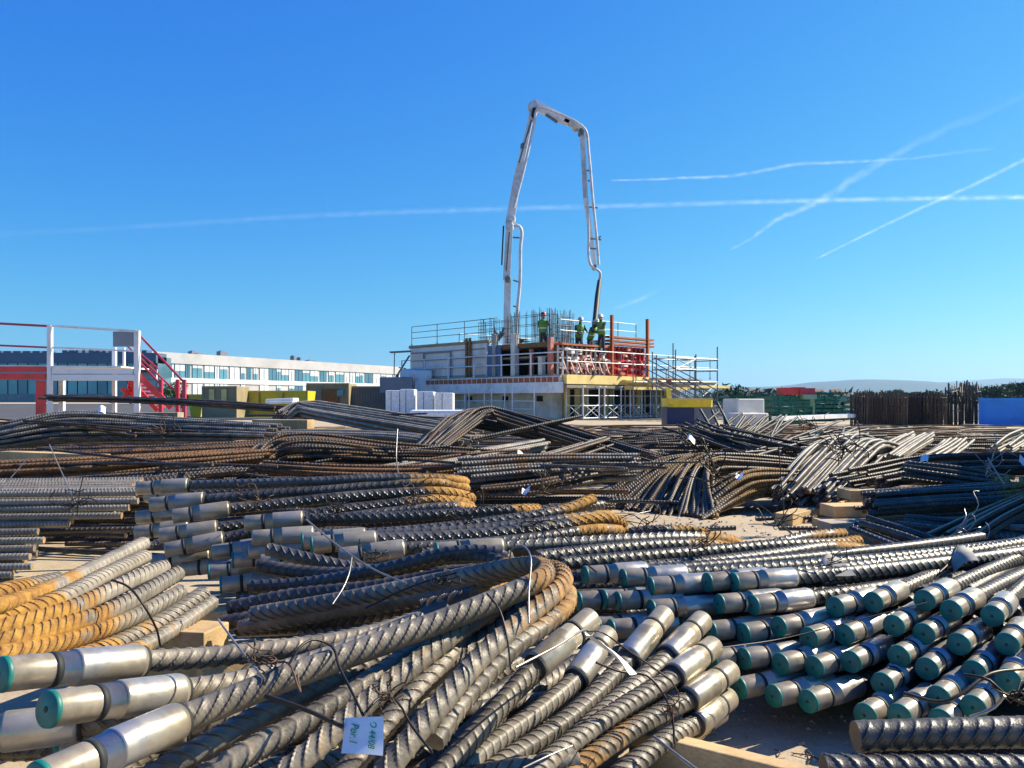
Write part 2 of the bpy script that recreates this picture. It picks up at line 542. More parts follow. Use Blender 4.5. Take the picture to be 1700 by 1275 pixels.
        me.loops.add(len(loops))
        me.loops.foreach_set("vertex_index", loops.astype(np.int32))
        me.polygons.add(nq + ntr)
        starts = np.concatenate([np.arange(nq) * 4, nq * 4 + np.arange(ntr) * 3])
        me.polygons.foreach_set("loop_start", starts.astype(np.int32))
        me.polygons.foreach_set("loop_total", np.concatenate([np.full(nq, 4), np.full(ntr, 3)]).astype(np.int32))
        me.polygons.foreach_set("use_smooth", np.full(nq + ntr, bool(smooth)))
        me.update(calc_edges=True)
        ra = me.attributes.new("rust", 'FLOAT', 'POINT')
        ra.data.foreach_set("value", np.concatenate(self.rust).astype(np.float32))
        ba = me.attributes.new("bar", 'FLOAT_VECTOR', 'POINT')
        ba.data.foreach_set("vector", np.vstack(self.bar).astype(np.float32).ravel())
        me.materials.append(mat)
        ob = bpy.data.objects.new(name, me)
        col.objects.link(ob)
        if parent is not None:
            ob.parent = parent
            if parent.type == 'MESH': ob['_o'] = [float(x) for x in o]
        else:
            ob.location = o
        ob['_o'] = [float(x) for x in o]
        if bevel:
            bv = ob.modifiers.new("bevel", 'BEVEL'); bv.width = bevel; bv.segments = 2
            bv.limit_method = 'ANGLE'
        return ob


def merge_build(name, pairs):
    """several builders with their own materials as one object"""
    big = MB(); idx = []; mats = []
    for mb, mt in pairs:
        if mt not in mats: mats.append(mt)
        for k in range(len(mb.V)): pass
        off = big.N
        nq = sum(len(q) for q in mb.Q); ntr = sum(len(t) for t in mb.T)
        big.add(np.vstack(mb.V), np.vstack(mb.Q) if mb.Q else None, np.vstack(mb.T) if mb.T else None, np.concatenate(mb.rust), np.vstack(mb.bar))
        idx.append((nq, ntr, mats.index(mt)))
    o = big.build(name, mats[0])
    for mt in mats[1:]: o.data.materials.append(mt)
    mi = np.concatenate([np.full(a, m) for a, b, m in idx] + [np.full(b, m) for a, b, m in idx])
    o.data.polygons.foreach_set("material_index", mi.astype(np.int32))
    return o


def tag(o, label=None, cat=None, group=None, kind=None):
    if label: o['label'] = label
    if cat: o['category'] = cat
    if group: o['group'] = group
    if kind: o['kind'] = kind
    return o


def thing(name, label, cat, loc, group=None):
    o = bpy.data.objects.new(name, None)
    o.empty_display_size = 0.1
    col.objects.link(o)
    o.location = [float(x) for x in loc]
    o['_o'] = [float(x) for x in loc]
    return tag(o, label, cat, group)


def one(name, mb, mat, label, cat, group=None, smooth=False, bevel=0):
    return tag(mb.build(name, mat, smooth=smooth, bevel=bevel), label, cat, group)

# ------------------------------------------------------------------ ground
def build_ground():
    mb = MB()
    ys = [-6, 0, 2, 4, 8, 14, 22, 30, 60, 120, 400, 1500, 6000, 20000]
    xs = [-20000, -4000, -800, -200, -60, -20, -8, 0, 8, 20, 60, 200, 800, 4000, 20000]
    def gz(y):
        return -0.22 * min(1, max(0, (y - 12) / 14.0))
    V = [(x, y, gz(y)) for y in ys for x in xs]
    n = len(xs)
    Q = [(j * n + i, j * n + i + 1, (j + 1) * n + i + 1, (j + 1) * n + i) for j in range(len(ys) - 1) for i in range(n - 1)]
    mb.add(V, Q)
    o = mb.build("ground", M['ground'], origin=(0, 0, 0), smooth=False)
    o['kind'] = 'structure'


build_ground()
_r = MB()
_r.box((-20, 122, -.206), (460, 172, .02))
_ro = _r.build("road", M['asphalt'], smooth=False)
_ro['kind'] = 'structure'


def GZ(y):
    return -0.22 * min(1, max(0, (y - 12) / 14.0))


# ------------------------------------------------------------------ bars with threaded couplers
def path_tip(C, dist):
    seg = np.linalg.norm(np.diff(C[:, :3], axis=0), axis=1)
    s = np.concatenate([[0], np.cumsum(seg)])
    return np.array([np.interp(dist, s, C[:, k]) for k in range(C.shape[1])]), s


def trim(C, a, b):
    """keep arc length a .. total-b"""
    seg = np.linalg.norm(np.diff(C[:, :3], axis=0), axis=1)
    s = np.concatenate([[0], np.cumsum(seg)])
    L = s[-1]
    ss = np.concatenate([[a], s[(s > a) & (s < L - b)], [L - b]])
    return np.stack([np.interp(ss, s, C[:, k]) for k in range(C.shape[1])], 1), a


DULL = [False]


def coupler(parent, tip, ax, k=1.0, cap=True, seg=24, kl=1.0):
    """machined end: teal cap, threaded rod, black ring, collar, sleeve; ax points from the tip into the bar"""
    tip = np.asarray(tip); ax = ax / np.linalg.norm(ax)
    r_rod, r_sl = 0.0245 * k, 0.0275 * k
    k = k * kl
    if cap:
        c = MB(); c.lathe(tip, ax, [(0.0, 0.0005), (0.0, r_rod * 0.93), (0.0012, r_rod * 1.0), (0.006 * k, r_rod * 1.03), (0.0075 * k, r_rod * 0.95)], seg)
        co = c.build("end_cap", M['cap'], parent)
        h = MB(); h.lathe(tip - ax * 0.0008, ax, [(0, 0.0002), (0, 0.0032 * k), (0.0007, 0.0036 * k)], 10)
        h.build("cap_hole", M['cap_hole'], co)
    a = MB()
    a.lathe(tip + ax * 0.004 * k, ax, [(0, 0.001), (0, r_rod * 0.92), (0.003, r_rod), (0.055 * k, r_rod)] , seg)
    a.build("threaded_rod", M['rod'], parent)
    g = MB(); g.lathe(tip + ax * 0.057 * k, ax, [(0, r_rod * 0.9), (0.0, r_rod * 1.04), (0.008 * k, r_rod * 1.04), (0.008 * k, r_rod * 0.9)], seg)
    g.build("rubber_ring", M['ring'], parent)
    s = MB()
    x0 = 0.066 * k
    prof = [(x0, r_rod * 0.9), (x0, r_rod * 1.02), (x0 + 0.022 * k, r_rod * 1.02), (x0 + 0.022 * k, r_sl * 0.985), (x0 + 0.025 * k, r_sl),
            (x0 + 0.108 * k, r_sl), (x0 + 0.114 * k, r_sl * 0.94), (x0 + 0.114 * k, r_sl * 0.72)]
    s.lathe(tip, ax, prof, seg)
    s.build("sleeve", M['sleeve_dull' if DULL[0] else 'sleeve'], parent)
    e = MB(); e.lathe(tip, ax, [(x0 + 0.1135 * k, r_sl * 0.90), (x0 + 0.119 * k, r_sl * 0.9), (x0 + 0.119 * k, r_sl * 0.55)], seg)
    e.build("sleeve_seal", M['ring'], parent)
    return x0 + 0.116 * k


def cbar(ctrl, mat, label, group, start=None, end=None, r=0.0158, k=0.93, pitch=0.0215, rib=0.0026, seg=22, step=0.0015, name="coupler_bar", cat="coupler bar", slant=0.8, roll=None, px=True, kl=1.0):
    """ctrl: (px, py, d[, rust]) or world points when px is False"""
    pts = []
    for c in ctrl:
        w = P(c[0], c[1], c[2]) if px else np.array(c[:3], float)
        pts.append(list(w) + [c[3] if len(c) > 3 else 0.0])
    C = catmull(np.array(pts), 14)
    a = b = 0.0
    tipA = C[0, :3]
    if roll is None: roll = R.uniform(0, 6.28)
    if not start and not end:
        mb = MB()
        mb.sweep(C[:, :3], r, C[:, 3], seg, step, pitch, rib, True, roll, slant, smooth=False)
        return one(name, mb, mat, label, cat, group, smooth=True)
    L = 0.182 * k * kl
    base = np.array([C[:, 0].mean(), C[:, 1].mean(), 0])
    t = thing(name, label, cat, base, group)
    if start:
        q, _ = path_tip(C, L)
        coupler(t, C[0, :3], q[:3] - C[0, :3], k, start == 'cap', kl=kl)
        a = L - 0.004
    if end:
        q, _ = path_tip(C[::-1], L)
        coupler(t, C[-1, :3], q[:3] - C[-1, :3], k, end == 'cap')
        b = L - 0.004
    D, s0 = trim(C, a, b)
    mb = MB()
    mb.sweep(D[:, :3], r, D[:, 3], seg, step, pitch, rib, True, roll, slant, smooth=False)
    mb.build("ribbed_bar", mat, t)
    return t


# --- foreground hairpin bars, couplers at the left end, rusty bend in the middle of the picture
G1 = "hairpin bars with couplers in the foreground"
cbar([(-2, 1120, 1.08), (100, 1110, 1.15), (215, 1099, 1.24), (330, 1092, 1.31), (420, 1083, 1.35), (560, 1064, 1.43), (660, 1040, 1.5), (740, 1010, 1.56)], M['bar_grey'],
     "thick ribbed bar whose coupler lies above the teal capped one at the left edge", G1, start='cap', k=.95, kl=1.2)
cbar([(76, 1178, .97), (180, 1163, 1.04), (290, 1148, 1.13), (360, 1139, 1.19), (430, 1125, 1.25), (560, 1085, 1.34), (700, 1030, 1.44)], M['bar_grey'],
     "ribbed bar whose teal cap faces the camera at the lower left", G1, start='cap', k=.88, kl=1.22)
cbar([(60, 1300, 0.84), (170, 1246, .92), (280, 1203, 1.0, -.1), (340, 1180, 1.035), (450, 1135, 1.09), (600, 1080, 1.165), (740, 1029, 1.24, .05), (850, 985, 1.31, .35), (893, 965, 1.345, .6),
      (905, 948, 1.41, .75), (886, 938, 1.48, .7), (845, 942, 1.52, .35), (740, 962, 1.58), (600, 990, 1.62), (420, 1020, 1.68)], M['bar_grey'],
     "thickest ribbed bar crossing the foreground from the bottom left coupler to a rusty bend", G1, start='cap', roll=1.2, slant=0.9, k=.86, kl=1.2)
cbar([(-120, 1230, 1.02), (60, 1205, 1.06), (190, 1196, 1.1), (330, 1180, 1.16), (480, 1130, 1.26), (620, 1075, 1.36)], M['bar_grey'],
     "shaded coupler bar under the teal capped one at the left edge", G1, start='cap')
cbar([(92, 1243, 1.09), (240, 1222, 1.13), (330, 1205, 1.16), (480, 1165, 1.24), (600, 1120, 1.32)], M['bar_grey'],
     "ribbed bar with a small teal cap peeping between two big couplers at the lower left", G1, start='cap', k=.9)
# bars without a visible coupler in the fan
fan = [
    ([(180, 1330, 1.0), (330, 1245, 1.06), (470, 1170, 1.13, .05), (600, 1105, 1.22), (700, 1060, 1.3), (770, 1030, 1.36)], 'leftmost plain bar of the foreground fan'),
    ([(250, 1350, .99), (390, 1262, 1.04), (520, 1190, 1.11), (640, 1115, 1.2, .1), (730, 1055, 1.29, .15), (780, 1015, 1.36)], 'plain bar just left of the paper tag in the foreground fan'),
    ([(390, 1350, 1.0), (500, 1262, 1.05), (600, 1175, 1.12, .2), (680, 1110, 1.19, .4), (760, 1048, 1.27, .3), (815, 1012, 1.33, .2), (850, 985, 1.37, .3)], 'yellow stained bar passing under the paper tag'),
    ([(520, 1350, 1.02), (590, 1262, 1.07), (660, 1180, 1.14), (720, 1115, 1.22), (770, 1060, 1.3), (815, 1010, 1.38)], 'bar running behind the right edge of the paper tag'),
    ([(590, 1350, 1.0), (655, 1262, 1.04, 0), (735, 1165, 1.12, .05), (800, 1090, 1.2, .2), (855, 1040, 1.27, .3), (910, 995, 1.34, .55), (930, 975, 1.39, .8), (934, 955, 1.45, .85), (910, 944, 1.52, .8), (860, 946, 1.58, .4), (740, 985, 1.66), (560, 1015, 1.7), (400, 1042, 1.74)],
     'hairpin bar whose rusty bend is the rightmost above the couplers'),
    ([(720, 1230, 1.1), (765, 1165, 1.16, .1), (850, 1075, 1.25, .25), (905, 1035, 1.32, .6), (938, 1005, 1.38, .9), (941, 985, 1.43, .9), (920, 975, 1.49, .8), (850, 990, 1.56, .3), (700, 1035, 1.66), (500, 1060, 1.72)],
     'hairpin bar just under the rightmost rusty bend'),
    ([(560, 1235, 1.16), (680, 1150, 1.21, .1), (790, 1075, 1.29, .2), (870, 1010, 1.37, .4), (905, 975, 1.43, .5)], 'thin lit bar squeezed between the two rusty bends'),
]
for c, lb in fan:
    cbar(c, M['bar_grey'], lb, G1, name="hairpin_bar" if 'hairpin' in lb else "ribbed_bar", cat="ribbed bar", slant=0.85)
# far legs with a second bend, in shade
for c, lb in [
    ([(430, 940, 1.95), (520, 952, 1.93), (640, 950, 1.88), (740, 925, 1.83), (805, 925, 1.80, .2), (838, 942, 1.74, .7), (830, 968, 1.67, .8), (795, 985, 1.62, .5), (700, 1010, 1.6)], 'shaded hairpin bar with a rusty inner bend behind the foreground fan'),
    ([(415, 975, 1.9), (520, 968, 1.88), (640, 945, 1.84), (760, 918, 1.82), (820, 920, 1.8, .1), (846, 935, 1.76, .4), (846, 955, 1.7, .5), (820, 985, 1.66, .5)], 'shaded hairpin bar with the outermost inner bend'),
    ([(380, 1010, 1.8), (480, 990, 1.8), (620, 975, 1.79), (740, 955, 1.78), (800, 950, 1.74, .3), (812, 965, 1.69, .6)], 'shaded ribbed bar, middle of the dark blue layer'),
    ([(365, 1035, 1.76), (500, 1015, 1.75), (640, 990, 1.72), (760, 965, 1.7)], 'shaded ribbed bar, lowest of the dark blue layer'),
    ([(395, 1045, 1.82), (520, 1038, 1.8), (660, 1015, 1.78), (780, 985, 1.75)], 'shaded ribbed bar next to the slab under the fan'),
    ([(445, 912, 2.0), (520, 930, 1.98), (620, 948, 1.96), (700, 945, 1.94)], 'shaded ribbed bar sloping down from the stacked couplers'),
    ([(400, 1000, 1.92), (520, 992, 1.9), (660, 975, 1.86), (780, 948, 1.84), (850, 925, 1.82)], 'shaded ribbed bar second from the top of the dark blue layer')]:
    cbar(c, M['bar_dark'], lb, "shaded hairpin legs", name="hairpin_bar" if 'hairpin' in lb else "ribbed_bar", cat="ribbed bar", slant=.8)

for i, (x0, x1) in enumerate([(120, 560), (200, 640), (290, 720), (380, 790), (470, 850), (560, 900), (650, 950), (60, 470), (770, 1010), (860, 1080)]):
    cbar([(x0 - 60, 1400, 1.14 + .05), (x0 + 40, 1300, 1.30), ((x0 + x1) / 2 + 30, 1190, 1.48), (x1 + 10, 1100, 1.68)], M['bar_grey'],
         "ribbed bar in the dark bottom layer under the foreground fan", "bottom layer under the foreground fan", name="ribbed_bar", cat="ribbed bar", step=.004)

# --- straight bars with couplers at their far right end
G2 = "straight bars with capped couplers at their upper end"
A2 = [
    ([(676, 1345, 1.16), (798, 1210, 1.27), (905, 1090, 1.40), (984, 1024, 1.49)], 'coupler bar leftmost of the row, its sleeve touching the rusty bend'),
    ([(700, 1345, 1.18), (800, 1251, 1.27), (900, 1177, 1.38), (965, 1118, 1.48), (1010, 1052, 1.60)], 'coupler bar with its sleeve in shade under the folded paper'),
    ([(740, 1330, 1.2), (828, 1271, 1.26), (945, 1192, 1.37), (1045, 1092, 1.52), (1105, 1018, 1.64)], 'coupler bar, second lit sleeve of the row beside the folded paper'),
    ([(830, 1330, 1.2), (915, 1262, 1.27), (1010, 1175, 1.39), (1105, 1093, 1.54), (1168, 1028, 1.67)], 'coupler bar, third lit sleeve of the row with the longest bright barrel'),
    ([(830, 1345, 1.16), (898, 1274, 1.23), (1015, 1188, 1.36), (1135, 1112, 1.50), (1186, 1072, 1.6)], 'coupler bar, fourth lit sleeve of the row, short cream barrel'),
    ([(880, 1345, 1.2, .5), (956, 1277, 1.26, .6), (1065, 1202, 1.37, .55), (1172, 1146, 1.49), (1214, 1112, 1.57)], 'coupler bar with an orange rust stripe, second from the bottom of the row'),
    ([(960, 1345, 1.24), (1037, 1280, 1.3), (1110, 1225, 1.38), (1170, 1192, 1.47), (1210, 1158, 1.57)], 'coupler bar at the very bottom of the row beside the timber'),
    ([(980, 1330, 1.33), (1060, 1262, 1.4), (1130, 1222, 1.47), (1196, 1180, 1.56)], 'bar half hidden beneath the lowest coupler bar of the row'),
]
for i, (c, lb) in enumerate(A2):
    cbar(c, M['bar_grey'], lb, G2, end='sleeve', k=0.90, r=0.0162, pitch=0.0165, rib=0.0024, slant=0.8, roll=2.0 + 0.3 * i)
for c, lb in [([(630, 1345, 1.22), (730, 1262, 1.3), (840, 1160, 1.42), (930, 1080, 1.55)], 'dark bar deep between the paper tag and the coupler row'),
              ([(860, 1345, 1.3), (930, 1278, 1.36), (1030, 1200, 1.46), (1110, 1130, 1.58)], 'dark bar deep below the striped coupler bar')]:
    cbar(c, M['bar_grey'], lb, G2, name="ribbed_bar", cat="ribbed bar")

# --- orange bent bars at the left edge
G3 = "orange rusted bars bent at the left edge"
Bs = [
    [(-260, 1060, 1.3, .8), (0, 983, 1.55, .9), (50, 972, 1.65, .5), (98, 962, 1.75, .1)],
    [(-300, 1050, 1.2, .8), (-120, 1030, 1.3, .9), (0, 1006, 1.4, .95), (83, 978, 1.55, .6), (161, 941, 1.75, .15), (239, 902, 1.95, .1)],
    [(-300, 1080, 1.2, .8), (-120, 1052, 1.3, .9), (0, 1026, 1.4, .95), (100, 993, 1.52, .5), (163, 961, 1.66, .1), (240, 924, 1.9, .15)],
    [(-300, 1085, 1.15, .8), (-120, 1068, 1.25, .95), (0, 1044, 1.34, 1), (100, 1018, 1.45, .9), (155, 995, 1.55, .45), (232, 958, 1.7, .15), (272, 942, 1.82, .35)],
    [(-300, 1100, 1.12, .8), (-120, 1088, 1.2, .95), (0, 1068, 1.28, 1), (100, 1041, 1.4, .95), (176, 1018, 1.52, .5), (226, 993, 1.62, .15), (295, 952, 1.8, .3)],
    [(-300, 1120, 1.1, .8), (-120, 1110, 1.18, .95), (0, 1090, 1.26, 1), (100, 1068, 1.38, .95), (176, 1043, 1.5, .6), (239, 1017, 1.62, .2), (300, 983, 1.75, .2)],
    [(0, 1112, 1.27, 1), (120, 1092, 1.4, .9), (200, 1065, 1.53, .5), (264, 1034, 1.64, .15), (338, 985, 1.8, .3)],
    [(60, 1120, 1.36, 1), (180, 1095, 1.47, .8), (240, 1072, 1.56, .4), (282, 1048, 1.64, .15), (352, 1000, 1.8, .35)],
]
lbs = ['stub of a rusted bar behind the topmost orange bar at the left edge', 'topmost long orange bar at the left edge, its end highest', 'orange bar directly under the topmost one at the left edge',
       'orange bar whose end is third from the top, near the tie wire loop', 'orange bar whose end is fourth from the top, passing under the tie wire loop', 'orange bar ending short in the middle of the left bundle',
       'second lowest bar of the left bundle, with a grey end on the timber', 'lowest bar of the left bundle, its orange tinted end nearest the fan']
for c, lb in zip(Bs, lbs):
    cbar(c, M['bar_pale'], lb, G3, name="bent_bar", cat="bent bar", pitch=0.0185, slant=0.8)
for c, lb in [([(-120, 1010, 1.55), (60, 990, 1.7), (170, 975, 1.85), (262, 962, 2.0)], 'shaded bar under the upper half of the left orange bundle'),
              ([(-60, 1080, 1.5), (110, 1050, 1.65), (210, 1020, 1.8), (292, 1000, 1.95)], 'shaded bar under the lower half of the left orange bundle')]:
    cbar(c, M['bar_pale'], lb, G3, name="bent_bar", cat="bent bar", pitch=0.0185)

# --- pile of dark hairpin bars with couplers, left of centre
G4 = "dark hairpin bars with grey sleeves left of centre"
Ds = [
    ([(226, 811, 2.78), (312, 806, 2.8), (420, 803, 2.8), (520, 800, 2.8), (620, 795, 2.85, .1), (700, 795, 2.9, .5), (755, 797, 2.95, .9), (772, 800, 3.1, 1), (740, 794, 3.3, .9), (640, 792, 3.4, .3)], 'cap', 'dark hairpin bar on top of the pile, first sleeve from the top'),
    ([(248, 838, 2.66), (332, 830, 2.68), (430, 822, 2.72), (530, 815, 2.78), (640, 806, 2.85, .2), (730, 803, 2.9, .7), (770, 810, 3.0, 1), (765, 812, 3.2, 1)], 'sleeve', 'dark hairpin bar whose sleeve is second from the top'),
    ([(284, 858, 2.55), (368, 846, 2.6), (450, 838, 2.65), (560, 826, 2.72), (670, 818, 2.8, .3), (740, 817, 2.85, .8), (780, 826, 2.95, 1), (770, 830, 3.15, 1)], 'sleeve', 'dark hairpin bar whose sleeve is third from the top'),
    ([(262, 890, 2.5), (348, 878, 2.54), (430, 868, 2.6), (540, 850, 2.66), (640, 838, 2.74), (720, 830, 2.8, .6), (778, 836, 2.9, 1)], 'sleeve', 'dark hairpin bar whose sleeve is fourth from the top'),
    ([(272, 914, 2.46), (356, 898, 2.5), (440, 880, 2.55), (560, 862, 2.62), (680, 848, 2.7), (760, 842, 2.76, .5), (785, 846, 2.85, .9)], 'sleeve', 'dark hairpin bar with a half shaded sleeve, fifth from the top'),
    ([(404, 869, 2.42), (496, 862, 2.45), (600, 860, 2.48), (700, 856, 2.52), (800, 850, 2.58, .1), (862, 846, 2.62, .7), (893, 845, 2.7, 1)], 'sleeve', 'dark bar with a bright sleeve near the centre of the pile'),
    ([(416, 894, 2.3), (505, 888, 2.34), (620, 886, 2.38), (740, 876, 2.42), (850, 862, 2.48), (930, 848, 2.55, .5), (985, 828, 2.65, 1)], 'cap', 'dark bar whose end curls up into a rusty tip beside the slab'),
    ([(500, 899, 2.22), (602, 891, 2.26), (700, 886, 2.3), (810, 878, 2.36), (900, 868, 2.42, .1), (980, 858, 2.5, .5), (1012, 856, 2.6, .9)], 'cap', 'dark bar whose rusty end lies just under the curled up tip'),
    ([(515, 905, 2.16), (608, 897, 2.2), (720, 893, 2.25), (830, 885, 2.3), (930, 873, 2.38, .4), (1005, 860, 2.46, .9), (1034, 868, 2.55, 1)], 'cap', 'dark bar with a teal rimmed sleeve crossed by the bright wire'),
    ([(560, 925, 2.1), (660, 912, 2.14), (780, 905, 2.2), (900, 893, 2.28, .2), (990, 880, 2.38, .7), (1030, 882, 2.46, 1)], 'cap', 'dark bar just below the one crossed by the bright wire'),
    ([(722, 916, 2.02), (832, 910, 2.06), (940, 903, 2.12), (1060, 896, 2.2), (1150, 893, 2.28, .3), (1205, 896, 2.36, .9), (1228, 905, 2.46, 1)], 'cap', 'dark bar with the small teal cap above the inner rusty bends'),
    ([(410, 916, 2.3), (490, 908, 2.34), (600, 905, 2.38), (700, 900, 2.42)], 'cap', 'short dark coupler bar stacked under the central sleeves'),
    ([(385, 930, 2.3), (470, 922, 2.34), (580, 915, 2.4)], 'cap', 'dark coupler bar whose teal cap sits in deep shade, upper one'),
    ([(350, 918, 2.42), (440, 905, 2.46), (560, 890, 2.52)], 'cap', 'dark coupler bar in the shaded middle of the pile'),
    ([(430, 935, 2.2), (520, 926, 2.24), (600, 920, 2.28)], 'cap', 'dark coupler bar with a cream sleeve low in the pile'),
    ([(345, 950, 2.36), (430, 940, 2.4), (540, 928, 2.46)], 'cap', 'dark coupler bar second lowest in the shaded pile'),
    ([(250, 935, 2.5), (340, 922, 2.54), (460, 905, 2.6)], 'cap', 'dark coupler bar lying deep at the left of the pile'),
    ([(256, 905, 2.6), (340, 893, 2.64), (460, 880, 2.7)], None, 'dark bar lying inside the left of the pile'),
    ([(365, 972, 2.3), (450, 962, 2.34), (560, 950, 2.4)], 'cap', 'dark coupler bar lowest at the left foot of the pile'),
    ([(300, 945, 2.5), (400, 935, 2.52), (560, 920, 2.6)], 'cap', 'dark coupler bar on the sunlit strip of slab'),
    ([(225, 860, 2.75), (320, 850, 2.78), (460, 838, 2.85)], 'cap', 'dark coupler bar hidden behind the second and third sleeves'),
    ([(222, 885, 2.7), (320, 873, 2.74), (460, 860, 2.8)], 'cap', 'dark coupler bar hidden behind the third and fourth sleeves'),
    ([(240, 825, 3.0), (330, 820, 3.0), (500, 812, 3.05), (650, 805, 3.1), (740, 806, 3.15, .7)], 'cap', 'dark coupler bar at the back of the pile'),
]
DULL[0] = True
for c, st, lb in Ds:
    if st == 'cap' and not ('teal' in lb or 'curled' in lb or 'lowest' in lb): st = 'sleeve'
    cbar(c, M['bar_dark'], lb, G4, start=st, k=0.95, r=0.0165, step=0.0022, seg=14, pitch=0.0255, rib=0.0032, slant=0.85)
DULL[0] = False
for c, lb in [([(890, 925, 2.0), (1000, 913, 2.1), (1100, 905, 2.2, .2), (1180, 905, 2.28, .8), (1226, 912, 2.36, 1)], 'dark ribbed bar with rusty tip lying in front of the slab edge'),
              ([(930, 936, 1.98), (1060, 925, 2.08), (1180, 915, 2.2), (1300, 905, 2.32, .1), (1380, 903, 2.42, .6), (1425, 898, 2.52, .9)], 'dark ribbed bar, uppermost of the three pointing at the timber blocks'),
              ([(1020, 945, 2.02), (1160, 935, 2.1), (1290, 920, 2.22), (1380, 908, 2.35, .5), (1442, 914, 2.5, 1)], 'dark ribbed bar with the brightest rusty tip beside the timber blocks'),
              ([(1150, 948, 2.1), (1260, 938, 2.16), (1360, 925, 2.26, .1), (1420, 918, 2.34, .6), (1445, 920, 2.44, .8)], 'dark ribbed bar, lowest of the three pointing at the timber blocks'),
              ([(1160, 925, 2.3), (1260, 910, 2.4), (1330, 893, 2.52, .5), (1400, 886, 2.65, .9)], 'dark ribbed bar curving up behind the timber pointing bars'),
              ([(1040, 885, 2.6, .2), (1100, 880, 2.6, .4), (1140, 882, 2.62, .8), (1180, 888, 2.6, 1)], 'short dark bar just behind the front slab edge bars'),
              ([(600, 870, 2.6), (720, 862, 2.66), (850, 852, 2.72), (960, 842, 2.8), (1000, 838, 2.9, .4)], 'dark ribbed bar beneath the curled up rusty tip'),
              ([(560, 842, 2.75), (680, 832, 2.8), (760, 832, 2.86, .7), (782, 840, 2.95, 1)], 'dark ribbed bar lowest of the orange bends in the pile'),
              ([(700, 918, 2.15), (820, 915, 2.2), (960, 905, 2.28), (1080, 900, 2.36)], 'dark ribbed bar in the lowest layer of the central pile'),
              ([(780, 900, 2.35), (900, 888, 2.42), (1000, 872, 2.5, .6), (1036, 878, 2.6, 1)], 'dark ribbed bar between the two fans of rusty tips')]:
    cbar(c, M['bar_dark'], lb, G4, name="ribbed_bar", cat="ribbed bar", r=0.0165, step=0.0022, seg=14, pitch=0.0255, rib=0.0032, slant=0.85)

# --- big pile of teal capped coupler bars on the right
G5 = "teal capped coupler bars in the right pile"
rows = [
    ("top", [(969, 955), (1032, 960), (1077, 974), (1172, 967), (1216, 967), (1385, 1008), (1448, 1000), (1534, 997), (1578, 1014), (1647, 1023)]),
    ("second", [(958, 998), (1000, 995), (1023, 998), (1079, 1012), (1192, 1003), (1248, 1005), (1291, 1041), (1483, 1039), (1533, 1053), (1671, 1070)]),
    ("third", [(990, 1040), (1012, 1045), (1178, 1048), (1232, 1052), (1341, 1059), (1401, 1054), (1591, 1070), (1740, 1060)]),
    ("fourth", [(1178, 1096), (1233, 1094), (1294, 1103), (1350, 1108), (1411, 1099), (1491, 1090), (1538, 1111), (1616, 1116), (1673, 1130)]),
    ("fifth", [(1225, 1143), (1282, 1156), (1340, 1165), (1464, 1136), (1557, 1159), (1615, 1175), (1725, 1160)]),
    ("lowest", [(1435, 1188), (1492, 1189), (1561, 1198)]),
]
ords = ["first", "second", "third", "fourth", "fifth", "sixth", "seventh", "eighth", "ninth", "tenth", "eleventh"]


def capd(px, py):
    return 1.87 - 0.0013 * (py - 965) - 0.00025 * (px - 1000)


for rn, caps in rows:
    caps = sorted(caps)
    for i, (x, y) in enumerate(caps):
        d = capd(x, y) + R.uniform(-.01, .01)
        p0 = P(x, y, d)
        ang = np.interp(x, [950, 1100, 1220, 1300, 1450, 1650], [15, 17, 22, 31, 44, 48]) + R.uniform(-2, 2)
        a0 = math.radians(ang)
        rise = R.uniform(-.004, .004)
        pts = [p0]
        p = p0.copy()
        n = 9 if rn in ("top", "second") else 5
        if rn == "top" and x == 1216: a0 = math.radians(17)
        for s in range(n):
            p = p + 0.15 * np.array([math.cos(a0), math.sin(a0), rise])
            pts.append(p.copy())
            a0 += math.radians(1.8 if (x < 1250) else -0.6)
        c = [list(q) + [0.0] for q in pts]
        lab = "teal capped coupler bar, %s from the left in the %s row of the right pile" % (ords[i], rn)
        cbar(c, M['bar_dark'], lab, G5, start='cap', k=0.87, r=0.0165, px=False, step=0.0022, seg=14, pitch=0.0225, rib=0.0024, slant=0.65)

# recessed bars packed between the capped ones
for rn, caps in rows[1:5]:
    caps = sorted(caps)
    for i in range(len(caps) - 1):
        x = (caps[i][0] + caps[i + 1][0]) / 2; y = (caps[i][1] + caps[i + 1][1]) / 2 - 20
        if caps[i + 1][0] - caps[i][0] > 160: continue
        d = capd(x, y) + R.uniform(.10, .16)
        p = P(x, y, d) + np.array([.07, 0, -.012])
        a0 = math.radians(np.interp(x, [950, 1100, 1220, 1300, 1450, 1650], [15, 17, 22, 31, 44, 48]))
        pts = [list(p + s * .15 * np.array([math.cos(a0 + s * .02), math.sin(a0 + s * .02), 0])) + [0.0] for s in range(6)]
        cbar(pts, M['bar_dark'], "dark bar recessed between the teal caps inside the right pile", "recessed bars inside the right pile", r=0.0165, px=False, step=0.006, seg=10, name="ribbed_bar", cat="ribbed bar")
for i in range(34):
    x0 = .28 + R.uniform(0, .95); y0 = 1.88 - .22 * x0 + R.uniform(.12, .5); z = R.choice([.03, .065, .1, .135, .165])
    a0 = math.radians(np.interp(x0, [.2, .6, .9], [20, 34, 44]) + R.uniform(-2, 2))
    pts = [(x0 + s * .3 * math.cos(a0), y0 + s * .3 * math.sin(a0), z, 0) for s in range(4)]
    cbar(pts, M['bar_dark'], "dark bar deep inside the right pile behind the recessed ones", "inner bars of the right pile", r=0.0165, px=False, step=0.008, seg=9, name="ribbed_bar", cat="ribbed bar")
